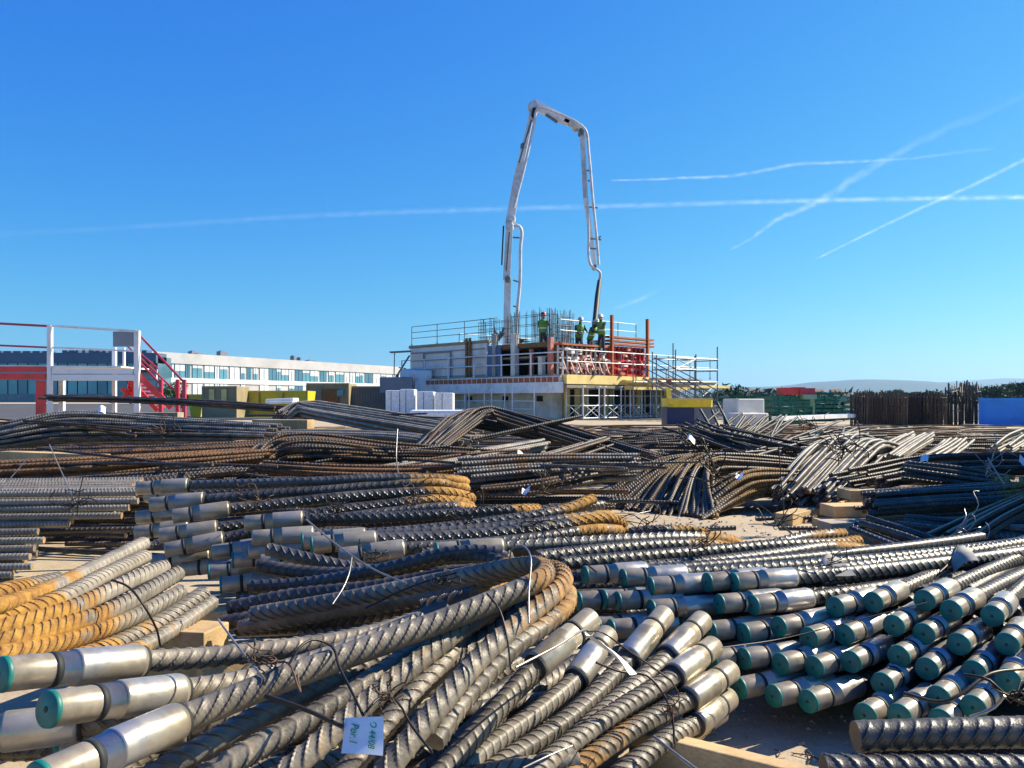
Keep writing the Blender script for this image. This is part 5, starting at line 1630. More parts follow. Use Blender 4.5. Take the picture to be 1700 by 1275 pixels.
pallet(640, 663, 648, 680, 34, "white wrapped pallet at the left of the row beside the core")
pallet(664, 688, 646, 680, 34, "brightest white wrapped pallet, second in the row beside the core")
pallet(692, 720, 650, 682, 33.5, "bluish wrapped pallet right of the bright white one")
pallet(722, 752, 652, 684, 33, "bluish wrapped pallet nearest the shaded wall of the core")
mb = MB(); mb.box(P(730, 688, 31), (2.2, 1, .35)); mb.box(P(765, 686, 31.5), (1.3, .8, .25))
one("plastic_sheet_heap", mb, M['wrap'], "crumpled white plastic heap in front of the wrapped pallets", "plastic sheet", bevel=.12)
mb = MB(); mb.box(P(660, 640, 40), (1.6, 1, .8)); mb.box(P(672, 632, 40), (.8, .8, .2))
one("grey_machine_box", mb, M['greypanel'], "blue grey machine box under the cantilever bracket", "machine", bevel=.05)

# ------------------------------------------------------------------ concrete pump boom
BD = 43.0
bm = thing("concrete_pump_boom", "white folding concrete pump boom arching over the core", "pump boom", P(838, 690, BD))
def seg(name, a, b, w0, w1, mat, da=0.0, db=0.0, depth=.35):
    """tapered box girder between two photo points"""
    A = P(a[0], a[1], BD + da); B = P(b[0], b[1], BD + db)
    d = B - A; L = np.linalg.norm(d); x = d / L
    y = np.array([0, 1.0, 0]); y = y - x * (y @ x); y /= np.linalg.norm(y); z = np.cross(x, y)
    V = []
    for p, w in ((A, w0), (B, w1)):
        for sy, sz in ((-1, -1), (1, -1), (1, 1), (-1, 1)):
            V.append(p + y * sy * depth / 2 + z * sz * w / 2)
    mb = MB(); mb.add(V, [(0, 1, 2, 3), (7, 6, 5, 4), (0, 4, 5, 1), (1, 5, 6, 2), (2, 6, 7, 3), (3, 7, 4, 0)])
    return mb.build(name, M[mat], bm, smooth=False)
m_ = BD / F
seg("boom_section", (838, 690), (843, 465), 12 * m_, 11 * m_, 'boom')
seg("boom_section", (841, 465), (846, 372), 12 * m_, 11 * m_, 'boom', -.4, -.4)
seg("boom_section", (846, 372), (858, 300), 14 * m_, 12 * m_, 'boom_side', -.2, -.2)
seg("boom_section", (858, 300), (884, 185), 12 * m_, 7 * m_, 'boom', -.2, -.2)
seg("boom_section", (884, 172), (945, 203), 14 * m_, 12 * m_, 'boom', -.5, -.5)
seg("boom_section", (938, 198), (965, 212), 11 * m_, 9 * m_, 'boom_side', -.5, -.5)
seg("boom_section", (966, 212), (972, 330), 7 * m_, 7 * m_, 'boom_side', -.2, -.2)
seg("boom_section", (972, 330), (987, 440), 7 * m_, 5 * m_, 'boom', -.2, -.2)
for (x, y, r_) in [(846, 374, 7), (843, 462, 5), (886, 174, 9), (884, 190, 6), (957, 206, 6), (966, 216, 5), (850, 362, 6), (988, 442, 3.5), (868, 240, 4)]:
    mb = MB(); mb.lathe(P(x, y, BD - .75), (0, 1, 0), [(0, .001), (0, r_ * m_ * .8), (.15, r_ * m_), (.7, r_ * m_), (.7, .001)], 14)
    mb.build("joint", M['boom_side' if r_ > 5 else 'galv_dark'], bm, smooth=False)
for pts, r_, mt in [([(846, 385), (841, 450)], .05, 'galv_dark'), ([(888, 180), (884, 200), (889, 196)], .12, 'black'), ([(906, 190), (925, 203)], .08, 'galv_dark'),
                    ([(833, 440), (836, 375)], .04, 'black'), ([(862, 270), (882, 200)], .05, 'galv_dark')]:
    mb = MB(); mb.sweep([P(x, y, BD - .75) for x, y in pts], r_, seg=8, step=.3, smooth=False)
    mb.build("hydraulic_cylinder", M[mt], bm)
mb = MB()
mb.sweep([P(x, y, BD - .9) for x, y in [(853, 376), (859, 374), (865, 380), (864, 410), (863, 470), (859, 515), (857, 560)]], .085, seg=8, step=.15)
mb.sweep([P(x, y, BD - .9) for x, y in [(853, 345), (870, 280), (887, 205), (893, 180), (930, 190), (962, 206), (972, 216), (977, 250), (984, 330), (991, 400), (994, 440)]], .07, seg=8, step=.15)
mb.sweep([P(x, y, BD - .9) for x, y in [(975, 330), (977, 390), (979, 435), (984, 444), (990, 447), (996, 452), (996, 462), (994, 468)]], .07, seg=8, step=.1)
mb.build("delivery_pipe", M['boom_side'], bm)
mb = MB()
for (x0, y0, x1, y1) in [(851, 394, 866, 395), (852, 465, 861, 468), (852, 508, 859, 510), (972, 343, 992, 345), (980, 396, 998, 398), (976, 412, 990, 413), (974, 283, 981, 283), (976, 300, 983, 300), (990, 400, 997, 392)]:
    mb.tube(P(x0, y0, BD - .8), P(x1, y1, BD - .8), .045, 6)
mb.build("pipe_bracket", M['galv_dark'], bm)
mb = MB()
mb.sweep([P(x, y, dd) for x, y, dd in [(995, 466, BD - .9), (992, 490, BD - 1.5), (989, 520, BD - 2.4), (986, 548, BD - 3.2)]], [.10, .13, .13, .12], seg=10, step=.15)
mb.build("end_hose", M['hose'], bm)
# truck that carries the boom, standing behind the core
tr = thing("pump_truck", "concrete pump truck hidden behind the core, carrying the boom", "truck", P(838, 690, BD + .5))
mb = MB(); mb.box((-.4, BD + .8, .65), (7.5, 2.3, .5)); mb.box((-.4, BD + .8, 1.1), (1.4, 1.4, .6)); mb.build("chassis", M['boom_side'], tr, smooth=False)
mb = MB(); mb.box((-5.0, BD + .8, 1.2), (1.7, 2.3, 2.1)); mb.build("cab", M['white'], tr, smooth=False, bevel=.12)
for x in (-4.8, -1.6, -.4, 2.2):
    for y in (BD - .3, BD + 1.9):
        mb = MB(); mb.lathe((x, y - .15, .25), (0, 1, 0), [(0, .1), (0, .45), (.05, .5), (.25, .5), (.3, .45), (.3, .1)], 18); mb.build("wheel", M['ring'], tr)

# ------------------------------------------------------------------ workers
def person(base, yaw, label, helmet, lean=0.0, arm=(0, 0), crouch=0.0, hscale=1.1):
    """one continuous skinned body with vest, trousers and helmet as clothing"""
    s = hscale
    t = thing("person", label, "person", base, "workers on the core")
    cy, sy = math.cos(yaw), math.sin(yaw)
    def W(x, y, z):
        y2 = y - lean * max(0, z - .9) * .6
        return Vector((x * cy - y2 * sy, x * sy + y2 * cy, z)) * s
    J = [((0, 0, .95), .13), ((0, 0, 1.15), .125), ((0, 0, 1.35), .15), ((0, 0, 1.45), .08), ((0, -.01, 1.53), .055), ((0, -.02, 1.62), .09), ((0, -.02, 1.70), .085)]
    E = [(i, i + 1) for i in range(6)]
    for sd in (-1, 1):
        n = len(J); a = arm[0 if sd < 0 else 1]
        J += [((sd * .19, 0, 1.40), .065), ((sd * .25, -.05 - a * .12, 1.14 + a * .1), .05), ((sd * (.22 - a * .06), -.16 - a * .2, .95 + a * .28), .036), ((sd * (.21 - a * .07), -.21 - a * .24, .90 + a * .30), .028)]
        E += [(2, n), (n, n + 1), (n + 1, n + 2), (n + 2, n + 3)]
        wpos = J[n + 3][0]
        for f in range(5):
            k = len(J)
            fx = wpos[0] + sd * (-.03 + f * .015)
            J += [((fx, wpos[1] - .045 - (.02 if f in (2, 3) else 0), wpos[2] - .02), .009), ((fx, wpos[1] - .07 - (.02 if f in (2, 3) else 0), wpos[2] - .045), .008)]
            E += [(n + 3, k), (k, k + 1)]
        n = len(J)
        J += [((sd * .09, 0, .90), .095), ((sd * .12, -.05, .50), .065), ((sd * .13, .02, .10), .045), ((sd * .14, -.12, .04), .045)]
        E += [(0, n), (n, n + 1), (n + 1, n + 2), (n + 2, n + 3)]
    me = bpy.data.meshes.new("body")
    me.from_pydata([W(*j[0]) for j in J], E, [])
    ob = bpy.data.objects.new("body", me); col.objects.link(ob); ob.parent = t
    sk = ob.modifiers.new("skin", 'SKIN')
    for i, j in enumerate(J): me.skin_vertices[0].data[i].radius = (j[1] * s, j[1] * s)
    me.skin_vertices[0].data[0].use_root = True
    ob.modifiers.new("sub", 'SUBSURF').levels = 1
    ob.modifiers["sub"].render_levels = 1
    me.materials.append(M['trousers'])
    def part(nm, prof, z0, mat, ry=.75, sx=1.0, cx=0, cyy=0):
        mb = MB(); V = []; seg_ = 16
        for (z, r_) in prof:
            for q in range(seg_):
                a = 2 * math.pi * q / seg_
                V.append(list(W(cx + r_ * sx * math.cos(a), cyy + r_ * ry * math.sin(a), z)))
        V = np.array(V) + np.array(t['_o'])
        Q = [(i * seg_ + j, i * seg_ + (j + 1) % seg_, (i + 1) * seg_ + (j + 1) % seg_, (i + 1) * seg_ + j) for i in range(len(prof) - 1) for j in range(seg_)]
        mb.add(V, Q); return mb.build(nm, M[mat], t)
    part("vest", [(.92, .17), (.95, .19), (1.15, .19), (1.35, .215), (1.44, .18), (1.48, .08)], 0, 'vest')
    part("reflective_band", [(1.08, .196), (1.13, .198)], 0, 'white')
    part("face", [(1.53, .03), (1.555, .07), (1.60, .088), (1.66, .092), (1.71, .088)], 0, 'skin', ry=1.05, sx=.95, cyy=-.02)
    part("helmet", [(1.685, .13), (1.69, .118), (1.74, .115), (1.79, .085), (1.815, .03), (1.818, .002)], 0, helmet, ry=1.15, cyy=-.02)
    return t


def wk(px, ytop, d, **k):
    z = H + (HY - ytop) / F * d - 1.82 * 1.1
    return PZ(px, d, z)


person(wk(901, 517, 38.3), 2.6, "worker in a green vest and dark red helmet among the starter bars", 'helmet_red', .1, (.6, .4))
person(wk(961, 526, 38.9), .4, "worker in a green vest and white helmet, left of the pair on the core", 'helmet_white', .3, (.5, .8))
person(wk(979, 530, 39.4), 1.0, "worker in a white helmet bending beside the hose", 'helmet_white', .6, (1, 1))
person(wk(999, 521, 38.9), -.8, "worker in a bright green vest holding the hose next to the orange beam", 'helmet_white', .15, (.9, .7))
# platform the workers stand on
mb = MB(); bbox(mb, .6, 4.6, 1.05, 4.8, 2.62, 2.70)
pf = thing("working_platform", "timber working platform carrying the workers inside the core", "platform", BL(4, 3, dz))
mb.build("boards", M['wood_old'], pf, smooth=False)
mb = MB()
for u in (.8, 2.6, 4.4):
    for v in (2.0, 4.6): bbox(mb, u, u + .12, v, v + .12, dz, 2.62)
mb.build("support", M['wood_old'], pf, smooth=False)

# ------------------------------------------------------------------ red and white steel platform at the left
PD = 22.0
pl = thing("steel_platform", "red and white steel loading platform with railing at the left edge", "steel platform", PZ(80, PD, GZ(PD)))
def Q2(x, y, dd=0.0): return P(x, y, PD + dd)
def pbeam(name, pts, w, h, mat, dd=0.0):
    mb = MB()
    for a, b in pts: mb.beam(Q2(a[0], a[1], dd), Q2(b[0], b[1], dd), w, h)
    return mb.build(name, M[mat], pl, smooth=False)
zb = 703
pbeam("red_beam", [((-90, 613), (78, 613))], .12, .15, 'red'); pbeam("red_beam", [((-90, 625), (78, 625))], .16, .16, 'red')
pbeam("white_beam", [((88, 616), (222, 617))], .12, .14, 'white', -.02); pbeam("white_beam", [((88, 627), (225, 627))], .16, .16, 'white', -.02)
pbeam("white_beam", [((88, 616.5), (222, 617))], .12, .14, 'white', 1.6)
pbeam("red_post", [((68, 632), (68, zb))], .18, .18, 'red')
for x, dd, w, y0 in ((83, 0, .11, 540), (228, 0, .13, 549)):
    pbeam("white_post", [((x, y0), (x, zb))], w, w, 'white', dd)
for x, dd, w, y0, y1 in ((103, 1.6, .13, 630, 700), (190, 1.6, .1, 577, 700), (206, 1.6, .06, 577, 616)):
    pbeam("white_post", [((x, y0), (x, y1))], w, w, 'white', dd)
pbeam("white_rail", [((84, 541), (226, 550))], .05, .06, 'white'); pbeam("white_rail", [((84, 577), (226, 583))], .04, .05, 'white')
pbeam("red_rail", [((-60, 534), (82, 541.5))], .05, .06, 'redrail'); pbeam("red_rail", [((-60, 571), (82, 577))], .04, .05, 'redrail')
pbeam("deck_plate", [((-90, 609), (225, 611))], 1.7, .04, 'white', .8)
mb = MB(); mb.box(Q2(206, 563, .9), (.60, .05, .42)); mb.build("sign_board", M['greypanel'], pl, smooth=False)
pbeam("stair_handrail", [((231, 556), (304, 633))], .045, .05, 'redrail', .1); pbeam("stair_handrail", [((231, 600), (268, 640))], .04, .045, 'redrail', .1)
pbeam("stair_handrail", [((212, 575), (290, 648))], .04, .04, 'redrail', 1.2); pbeam("stair_handrail", [((231, 585), (262, 612))], .04, .04, 'redrail', .6)
pbeam("stair_stringer", [((229, 622), (285, 677))], .05, .16, 'red', .05); pbeam("stair_stringer", [((215, 630), (262, 682))], .05, .12, 'red', 1.1)
mb = MB()
for i in range(8):
    f = (i + .5) / 8; mb.box(Q2(222 + 50 * f, 628 + 50 * f, .6), (.2, 1.0, .03))
mb.build("stair_tread", M['red'], pl, smooth=False)
for x, dd in ((306, .1), (267, .1), (295, 1.2)):
    pbeam("stair_post", [((x, 630), (x, zb - 2))], .09, .09, 'redrail', dd)
mb = MB()
for i in range(9):
    mb.beam(Q2(203 + R.uniform(-3, 20), 634 + R.uniform(0, 26), .4), Q2(207 + R.uniform(0, 24), 640 + R.uniform(0, 30), .6), .06, .1)
mb.build("chute", M['red'], pl, smooth=False)

# ------------------------------------------------------------------ cabins, skips, stacks
def cabin(x0, x1, y0, y1, d, dep, mat, label, name, cat, extras=()):
    t = thing(name, label, cat, PZ((x0 + x1) / 2, d, GZ(d)))
    xa, xb = (x0 - 850) / F * d, (x1 - 850) / F * d
    z1 = H + (HY - y0) / F * d; z0 = GZ(d)
    mb = MB(); mb.box(((xa + xb) / 2, d + dep / 2, (z0 + z1) / 2), (xb - xa, dep, z1 - z0))
    mb.build("body", M[mat], t, smooth=False, bevel=.02)
    mb = MB()
    for z in (z0 + .05, z1 - .05):
        mb.box(((xa + xb) / 2, d - .02, z), (xb - xa + .06, .05, .1))
    for x in (xa, xb): mb.box((x, d - .022, (z0 + z1) / 2), (.09, .06, z1 - z0 + .01))
    mb.build("frame", M[extras[0] if extras else mat], t, smooth=False)
    return t, xa, xb, z0, z1


t, xa, xb, z0, z1 = cabin(510, 578, 636, 700, 45, 2.5, 'beige', "beige site cabin with rusty stain left of the wrapped pallets", "site_cabin", "cabin", ('beige',))
mb = MB(); mb.box(((xa + xb) / 2 + .1, 44.93, z1 - .75), (1.05, .03, .85)); mb.build("stained_panel", M['rustplate'], t, smooth=False)
mb = MB(); mb.box((xa + .45, 44.92, z1 - .9), (.7, .04, 1.3)); mb.build("door", M['beige_grey'], t, smooth=False)
mb = MB(); mb.box((xb - .42, 44.92, z1 - .55), (.35, .04, .35)); mb.build("window", M['glass'], t, smooth=False)
t, xa, xb, z0, z1 = cabin(580, 642, 641, 700, 46, 2.5, 'beige_grey', "dark grey beige site cabin right of the stained one", "site_cabin", "cabin", ('beige',))
mb = MB()
for i in range(14): mb.box((xa + .1 + i * .15, 45.95, (z0 + z1) / 2), (.04, .05, z1 - z0 - .2))
mb.build("corrugation", M['beige_grey'], t, smooth=False)
t, xa, xb, z0, z1 = cabin(337, 392, 641, 700, 40, 2.0, 'beige', "small beige cabinet with two yellow doors behind the bars", "site_cabin", "cabin", ('beige',))
for x in (.45, 1.05):
    mb = MB(); mb.box((xa + x, 39.93, z1 - .45), (.25, .04, .6)); mb.build("door", M['ply'], t, smooth=False)
for (x0, x1, y0, lb) in [(392, 511, 649, "long yellow skip left of the beige cabin"), (312, 338, 655, "short yellow skip end at the foot of the red stair")]:
    d = 42
    t = thing("yellow_skip", lb, "skip", PZ((x0 + x1) / 2, d, GZ(d)), "yellow skips")
    xa, xb = (x0 - 850) / F * d, (x1 - 850) / F * d; z1 = H + (HY - y0) / F * d
    mb = MB()
    V = [(xa + .15, d, GZ(d)), (xb - .15, d, GZ(d)), (xb - .15, d + 1.6, GZ(d)), (xa + .15, d + 1.6, GZ(d)), (xa, d - .1, z1), (xb, d - .1, z1), (xb, d + 1.7, z1), (xa, d + 1.7, z1)]
    mb.add(V, [(0, 3, 2, 1), (0, 1, 5, 4), (1, 2, 6, 5), (2, 3, 7, 6), (3, 0, 4, 7), (4, 5, 6, 7)])
    mb.build("body", M['yellow'], t, smooth=False)
    mb = MB(); mb.box(((xa + xb) / 2, d - .13, z1 - .03), (xb - xa + .1, .08, .09)); mb.build("rim", M['yellow'], t, smooth=False)
    mb = MB()
    n = max(1, int((xb - xa) / 1.0))
    for i in range(n + 1): mb.box((xa + (xb - xa) * i / n, d - .12, z1 - .35), (.05, .06, .55))
    mb.build("rib", M['beige_grey'], t, smooth=False)
# white pale heap on the skip line
mb = MB(); mb.beam(P(445, 666, 20), P(492, 664, 20), .5, .1); mb.beam(P(450, 668.5, 19.8), P(490, 668, 19.8), .4, .05)
one("pale_sack_heap", mb, M['white'], "pale sacks lying in front of the yellow skip", "sack", bevel=.03)

# yellow tray on a blue base at the foot of the stair
yt = thing("yellow_tray", "yellow concrete tray with a bright end at the foot of the stair", "skip", PZ(1150, 27, GZ(27)))
d = 27.0
xa, xb, xc = (1111 - 850) / F * d, (1181 - 850) / F * d, (1199 - 850) / F * d
zt, zl = H + (HY - 661) / F * d, H + (HY - 676) / F * d
mb = MB(); V = [(xa, d, zl), (xb, d, zl), (xb + .35, d + 1.3, zl), (xa, d + 1.3, zl), (xa - .03, d - .03, zt), (xb + .01, d - .03, zt), (xb + .36, d + 1.33, zt), (xa - .03, d + 1.33, zt)]
mb.add(V, [(0, 3, 2, 1), (0, 1, 5, 4), (1, 2, 6, 5), (2, 3, 7, 6), (3, 0, 4, 7), (4, 5, 6, 7)])
mb.build("body", M['yellow'], yt, smooth=False)
mb = MB(); mb.box(((xa + xb) / 2, d - .05, zt - .03), (xb - xa + .06, .06, .06)); mb.build("rim", M['ply'], yt, smooth=False)
mb = MB(); V = [(xa - .02, d - .06, zl + .02), (xa + .12, d - .06, zl + .02), (xa + .1, d + .3, zt + .34), (xa - .05, d + .3, zt + .34), (xa - .02, d + .3, zl), (xa + .12, d + .3, zl)]
mb.add(V, [(0, 1, 2, 3), (0, 3, 4, 4), (1, 5, 2, 2), (4, 3, 2, 5)]); mb.build("chute_plate", M['yellow'], yt, smooth=False)
mb = MB(); mb.box(((xa + xb) / 2 - .3, d + .6, (GZ(d) + zl) / 2), (.9, 1.0, zl - GZ(d) - .01)); mb.build("base", M['navy'], yt, smooth=False)
mb = MB(); mb.box((xb - .2, d + .6, (GZ(d) + zl) / 2), (.75, .9, zl - GZ(d) - .01)); mb.build("grey_base", M['greypanel'], yt, smooth=False)

# white concrete blocks
for (x0, x1, y0, y1, d, lb) in [(1216, 1268, 662, 686, 24, "upper pale concrete block right of the yellow tray"), (1222, 1275, 686, 700, 23.2, "lower white concrete block in front of the upper one")]:
    w = (x1 - x0) / F * d; zt = H + (HY - y0) / F * d; zl = GZ(d) if y1 > 690 else H + (HY - y1) / F * d - .35
    mb = MB(); xx = ((x0 + x1) / 2 - 850) / F * d
    mb.box((xx, d + .5, (zl + zt) / 2), (w, .8, zt - zl), [[.94, -.34, 0], [.34, .94, 0], [0, 0, 1]])
    one("concrete_block", mb, M['concrete_light'], lb, "concrete block", "pale concrete blocks", bevel=.03)

# green steel formwork stacks and a red box on top
def gstack(x0, x1, y0, y1, d, label, n=6, dep=2.0, mat='green'):
    t = thing("formwork_stack", label, "formwork stack", PZ((x0 + x1) / 2, d, GZ(d)), "green formwork stacks")
    xa, xb = (x0 - 850) / F * d, (x1 - 850) / F * d; z1 = H + (HY - y0) / F * d; z0 = GZ(d)
    h = (z1 - z0) / n
    for i in range(n):
        mb = MB(); j = R.uniform(-.08, .08)
        mb.box(((xa + xb) / 2 + j, d + dep / 2, z0 + h * (i + .5)), (xb - xa, dep, h * .55))
        k = max(2, int((xb - xa) / .35))
        for q in range(k): mb.box((xa + j + (xb - xa) * (q + .5) / k, d - .03, z0 + h * (i + .5)), (.05, .06, h * .8))
        mb.build("panel", M[mat], t, smooth=False)
    return t


gstack(1282, 1342, 656, 692, 28, "green formwork stack under the red box", 5)
gstack(1255, 1318, 664, 690, 32, "low green formwork stack behind the pale blocks", 4)
gstack(1345, 1410, 657, 690, 34, "dark green formwork stack left of the rebar cages", 6)
gstack(1395, 1470, 664, 690, 38, "green stack partly behind the rebar cages", 4)
gstack(1300, 1400, 650, 690, 40, "tall far green stack rising behind the red box", 7)
gstack(1210, 1300, 655, 690, 46, "long low green stack far behind the pale blocks", 5)
gstack(1188, 1262, 662, 690, 44, "far green stack between the yellow tray and the pale blocks", 5)
mb = MB(); d = 28; xa, xb = (1328 - 850) / F * d, (1350 - 850) / F * d
mb.box(((xa + xb) / 2, d - .1, H + (HY - 659) / F * d), (xb - xa, .5, .16)); mb.box((xb - .1, d - .1, H + (HY - 667) / F * d), (.08, .08, .3)); mb.box((xb - .02, d - .1, H + (HY - 675) / F * d), (.05, .06, .5))
one("pale_green_bracket", mb, M['palegreen'], "pale green bracket hanging at the corner of the green stack", "bracket")
mb = MB(); mb.beam(P(1395, 672, 30), P(1402, 660, 30), .1, .16); mb.beam(P(1392, 676, 30), P(1400, 668, 30), .1, .1)
one("pale_green_bracket", mb, M['palegreen'], "pale green bracket leaning left of the rebar cages", "bracket")
rb_ = thing("red_box", "red steel box lying on the green formwork stack", "steel box", P(1320, 656, 28))
mb = MB(); mb.box(P(1309, 649.5, 28.2), (.58, .8, .24)); mb.build("body", M['red'], rb_, smooth=False)
mb = MB(); mb.box(P(1334, 650, 28.1), (.50, .8, .22)); mb.build("front_box", M['redrail'], rb_, smooth=False)
mb = MB(); mb.box(P(1334, 647, 27.6), (.35, .05, .04)); mb.box(P(1325, 643.5, 28), (.5, .05, .03)); mb.build("handle", M['red'], rb_, smooth=False)
mb = MB(); mb.beam(P(1290, 695, 24), P(1412, 690, 27), .35, .12)
one("white_beam", mb, M['white'], "white beam lying before the green stacks", "beam")

# standing rebar cages
def rcage(px, y0, d, rad, n, label, mat='thin_rust', spikes=0.1, dense=1.6):
    n = int(n * dense)
    t = thing("rebar_cage", label, "rebar cage", PZ(px, d, GZ(d)), "round rebar cages standing in the far yard")
    x = (px - 850) / F * d; z1 = H + (HY - y0) / F * d; z0 = GZ(d)
    mb = MB()
    for i in range(n):
        a = 2 * math.pi * i / n
        for rr_ in (rad, rad * .55):
            mb.tube((x + rr_ * math.cos(a), d + rr_ * math.sin(a), z0), (x + rr_ * math.cos(a) + R.uniform(-.03, .03), d + rr_ * math.sin(a), z1 + R.uniform(-spikes, spikes)), .016, 5)
    mb.build("vertical_bars", M[mat], t)
    for f in (.12, .4, .68, .92):
        mb = MB(); z = z0 + (z1 - z0) * f
        th = np.linspace(0, 2 * np.pi, 17)
        mb.sweep(np.stack([x + rad * np.cos(th), d + rad * np.sin(th), np.full(17, z)], 1), .014, seg=5, step=.15, smooth=False)
        mb.build("hoop", M[mat], t)


cl = ["leftmost", "second", "third", "fourth", "fifth", "sixth", "seventh", "eighth", "ninth"]
for i, (px, y0, d) in enumerate([(1426, 654, 27), (1441, 652, 29), (1457, 655, 27.5), (1474, 654, 28.5), (1492, 656, 27), (1509, 655, 29), (1525, 655, 27.6), (1542, 654, 28.6), (1557, 656, 27)]):
    rcage(px, y0, d, .26, 16, "round brown rebar cage, %s from the left of the dense row" % cl[i], 'thin_rust' if i % 3 else 'thin_brown')
for i, (px, y0, d, lb) in enumerate([(1582, 645, 28, "spiky open rebar cage just right of the dense row"), (1600, 640, 29, "tallest spiky rebar cage near the blue container"), (1616, 645, 27.5, "spiky rebar cage touching the blue container")]):
    rcage(px, y0, d, .22, 7, lb, 'thin_brown', .25)
mb = MB()
for i in range(26):
    x = R.uniform(1570, 1625); mb.tube(P(x, R.uniform(650, 668), 28 + R.uniform(-1, 1)), P(x + R.uniform(-12, 12), R.uniform(636, 652), 28), .014, 5)
one("loose_rebar_sheaf", mb, M['thin_brown'], "loose sheaf of bars poking out above the spiky cages", "rebar sheaf", smooth=True)

# blue container, its side turned away along the line of sight
bc = thing("blue_container", "blue steel container at the right edge", "container", PZ(1680, 27, GZ(27)))
f_ = np.array([.86, -.51, 0]); e_ = np.array([.51, .86, 0]); RC = np.stack([f_, e_, [0, 0, 1]], 1)
o0 = PZ(1627, 27, 0); z0 = GZ(27); z1 = H + (HY - 661) / F * 27
mb = MB(); mb.box(o0 + f_ * 1.5 + e_ * 1.2 + [0, 0, (z0 + z1) / 2], (3.0, 2.4, z1 - z0), RC); mb.build("body", M['blue'], bc, smooth=False)
mb = MB()
for z in (z0 + .05, z1 - .05): mb.box(o0 + f_ * 1.5 - e_ * .02 + [0, 0, z], (3.06, .05, .09), RC)
for q_ in (0.0, 3.0): mb.box(o0 + f_ * q_ - e_ * .023 + [0, 0, (z0 + z1) / 2], (.08, .06, z1 - z0 + .01), RC)
mb.build("frame", M['blue'], bc, smooth=False)
for i in range(13):
    if i != 7: continue
    mb = MB(); mb.box(o0 + f_ * 1.32 - e_ * .03 + [0, 0, (z0 + z1) / 2 + .03], (.04, .05, z1 - z0 - .1), RC); mb.build("locking_bar", M['white'], bc, smooth=False)
mb = MB()
for i in range(16): mb.box(o0 + f_ * (.12 + i * .18) - e_ * .006 + [0, 0, (z0 + z1) / 2], (.05, .012, z1 - z0 - .2), RC)
mb.build("corrugation", M['blue'], bc, smooth=False)

# ------------------------------------------------------------------ long office building far at the left
def facade_pt(px):
    """distance of the right wing for a photo column"""
    h = 57 + (640 - px) * .0625
    return 12.0 * F / h


ob_ = thing("office_building", "long white two storey office building with blue glazing behind the yard", "building", (-110, 230, 0))
A = np.array([(245 - 850) / F * facade_pt(245), facade_pt(245)]); B = np.array([(668 - 850) / F * facade_pt(668), facade_pt(668)])
fd = (B - A); FL = np.linalg.norm(fd); fd = fd / FL; fn = np.array([fd[1], -fd[0]])
RF = np.stack([np.append(fd, 0), np.append(-fn, 0), [0, 0, 1]], 1)


def fb(mb, s0, s1, off0, off1, z0, z1):
    """off: outwards from the wall"""
    c = A + fd * (s0 + s1) / 2 + fn * (off0 + off1) / 2
    mb.box((c[0], c[1], (z0 + z1) / 2), (s1 - s0, abs(off1 - off0), z1 - z0), RF)


def sof(px):
    """distance along the wing for a photo column"""
    k = (px - 850) / F
    # A + fd*s has x = k*y
    return (k * A[1] - A[0]) / (fd[0] - k * fd[1])


mb = MB(); fb(mb, 0, FL, -14, 0, 0, 12.6); mb.build("wall", M['facade'], ob_, smooth=False)
mb = MB(); fb(mb, -.3, FL + .3, -.3, .35, 10.0, 12.7); mb.build("parapet", M['facade'], ob_, smooth=False)
mb = MB(); fb(mb, -.3, FL + .3, .003, .3, 5.2, 6.4); mb.build("floor_band", M['white'], ob_, smooth=False)
px = 262.0
i = 0
kinds = ['glass', 'blind', 'glass', 'glass', 'blind', 'glass', 'glass_dark']
while px < 662:
    w = R.choice([9, 12, 15, 18]) * (1 - (px - 262) / 1200)
    s0, s1 = sof(px), sof(px + w)
    for (zz0, zz1) in ((6.42, 9.98), (1.6, 5.15)):
        k = kinds[R.randrange(7)]
        if zz0 < 5 and R.random() < .45: continue
        mb = MB(); fb(mb, s0 + .12, s1 - .12, .002, .06, zz0, zz1)
        wn_ = mb.build("window", M[k], ob_, smooth=False)
        if k != 'glass_dark':
            mb = MB(); fb(mb, s0 + .14, s1 - .14, .065, .1, zz1 - R.choice([.9, 1.3, 1.8]), zz1 - .05); mb.build("roller_blind", M['blind'], wn_, smooth=False)
        mb = MB(); fb(mb, s0, s0 + .12, .002, .16, zz0, zz1); fb(mb, (s0 + s1) / 2 - .05, (s0 + s1) / 2 + .05, .064, .14, zz0, zz1 - .1); fb(mb, s0, s1, .064, .15, zz1 - .1, zz1 - .003)
        mb.build("frame", M['glass_dark'], wn_, smooth=False)
    px += w + R.choice([0, .6, 2.5])
    i += 1
for (px, w, h) in [(335, 2.0, 1.0), (383, 2.5, 1.5), (500, .8, 1.6), (530, 4, .6), (345, 5, .5), (510, .6, 1.2)]:
    s = sof(px); mb = MB(); fb(mb, s - w / 2, s + w / 2, -4, -2.5, 12.6, 12.6 + h); fb(mb, s - w / 4, s + w / 4, -3.8, -2.9, 12.6 + h, 12.8 + h)
    mb.build("roof_vent", M['greypanel'], ob_, smooth=False)

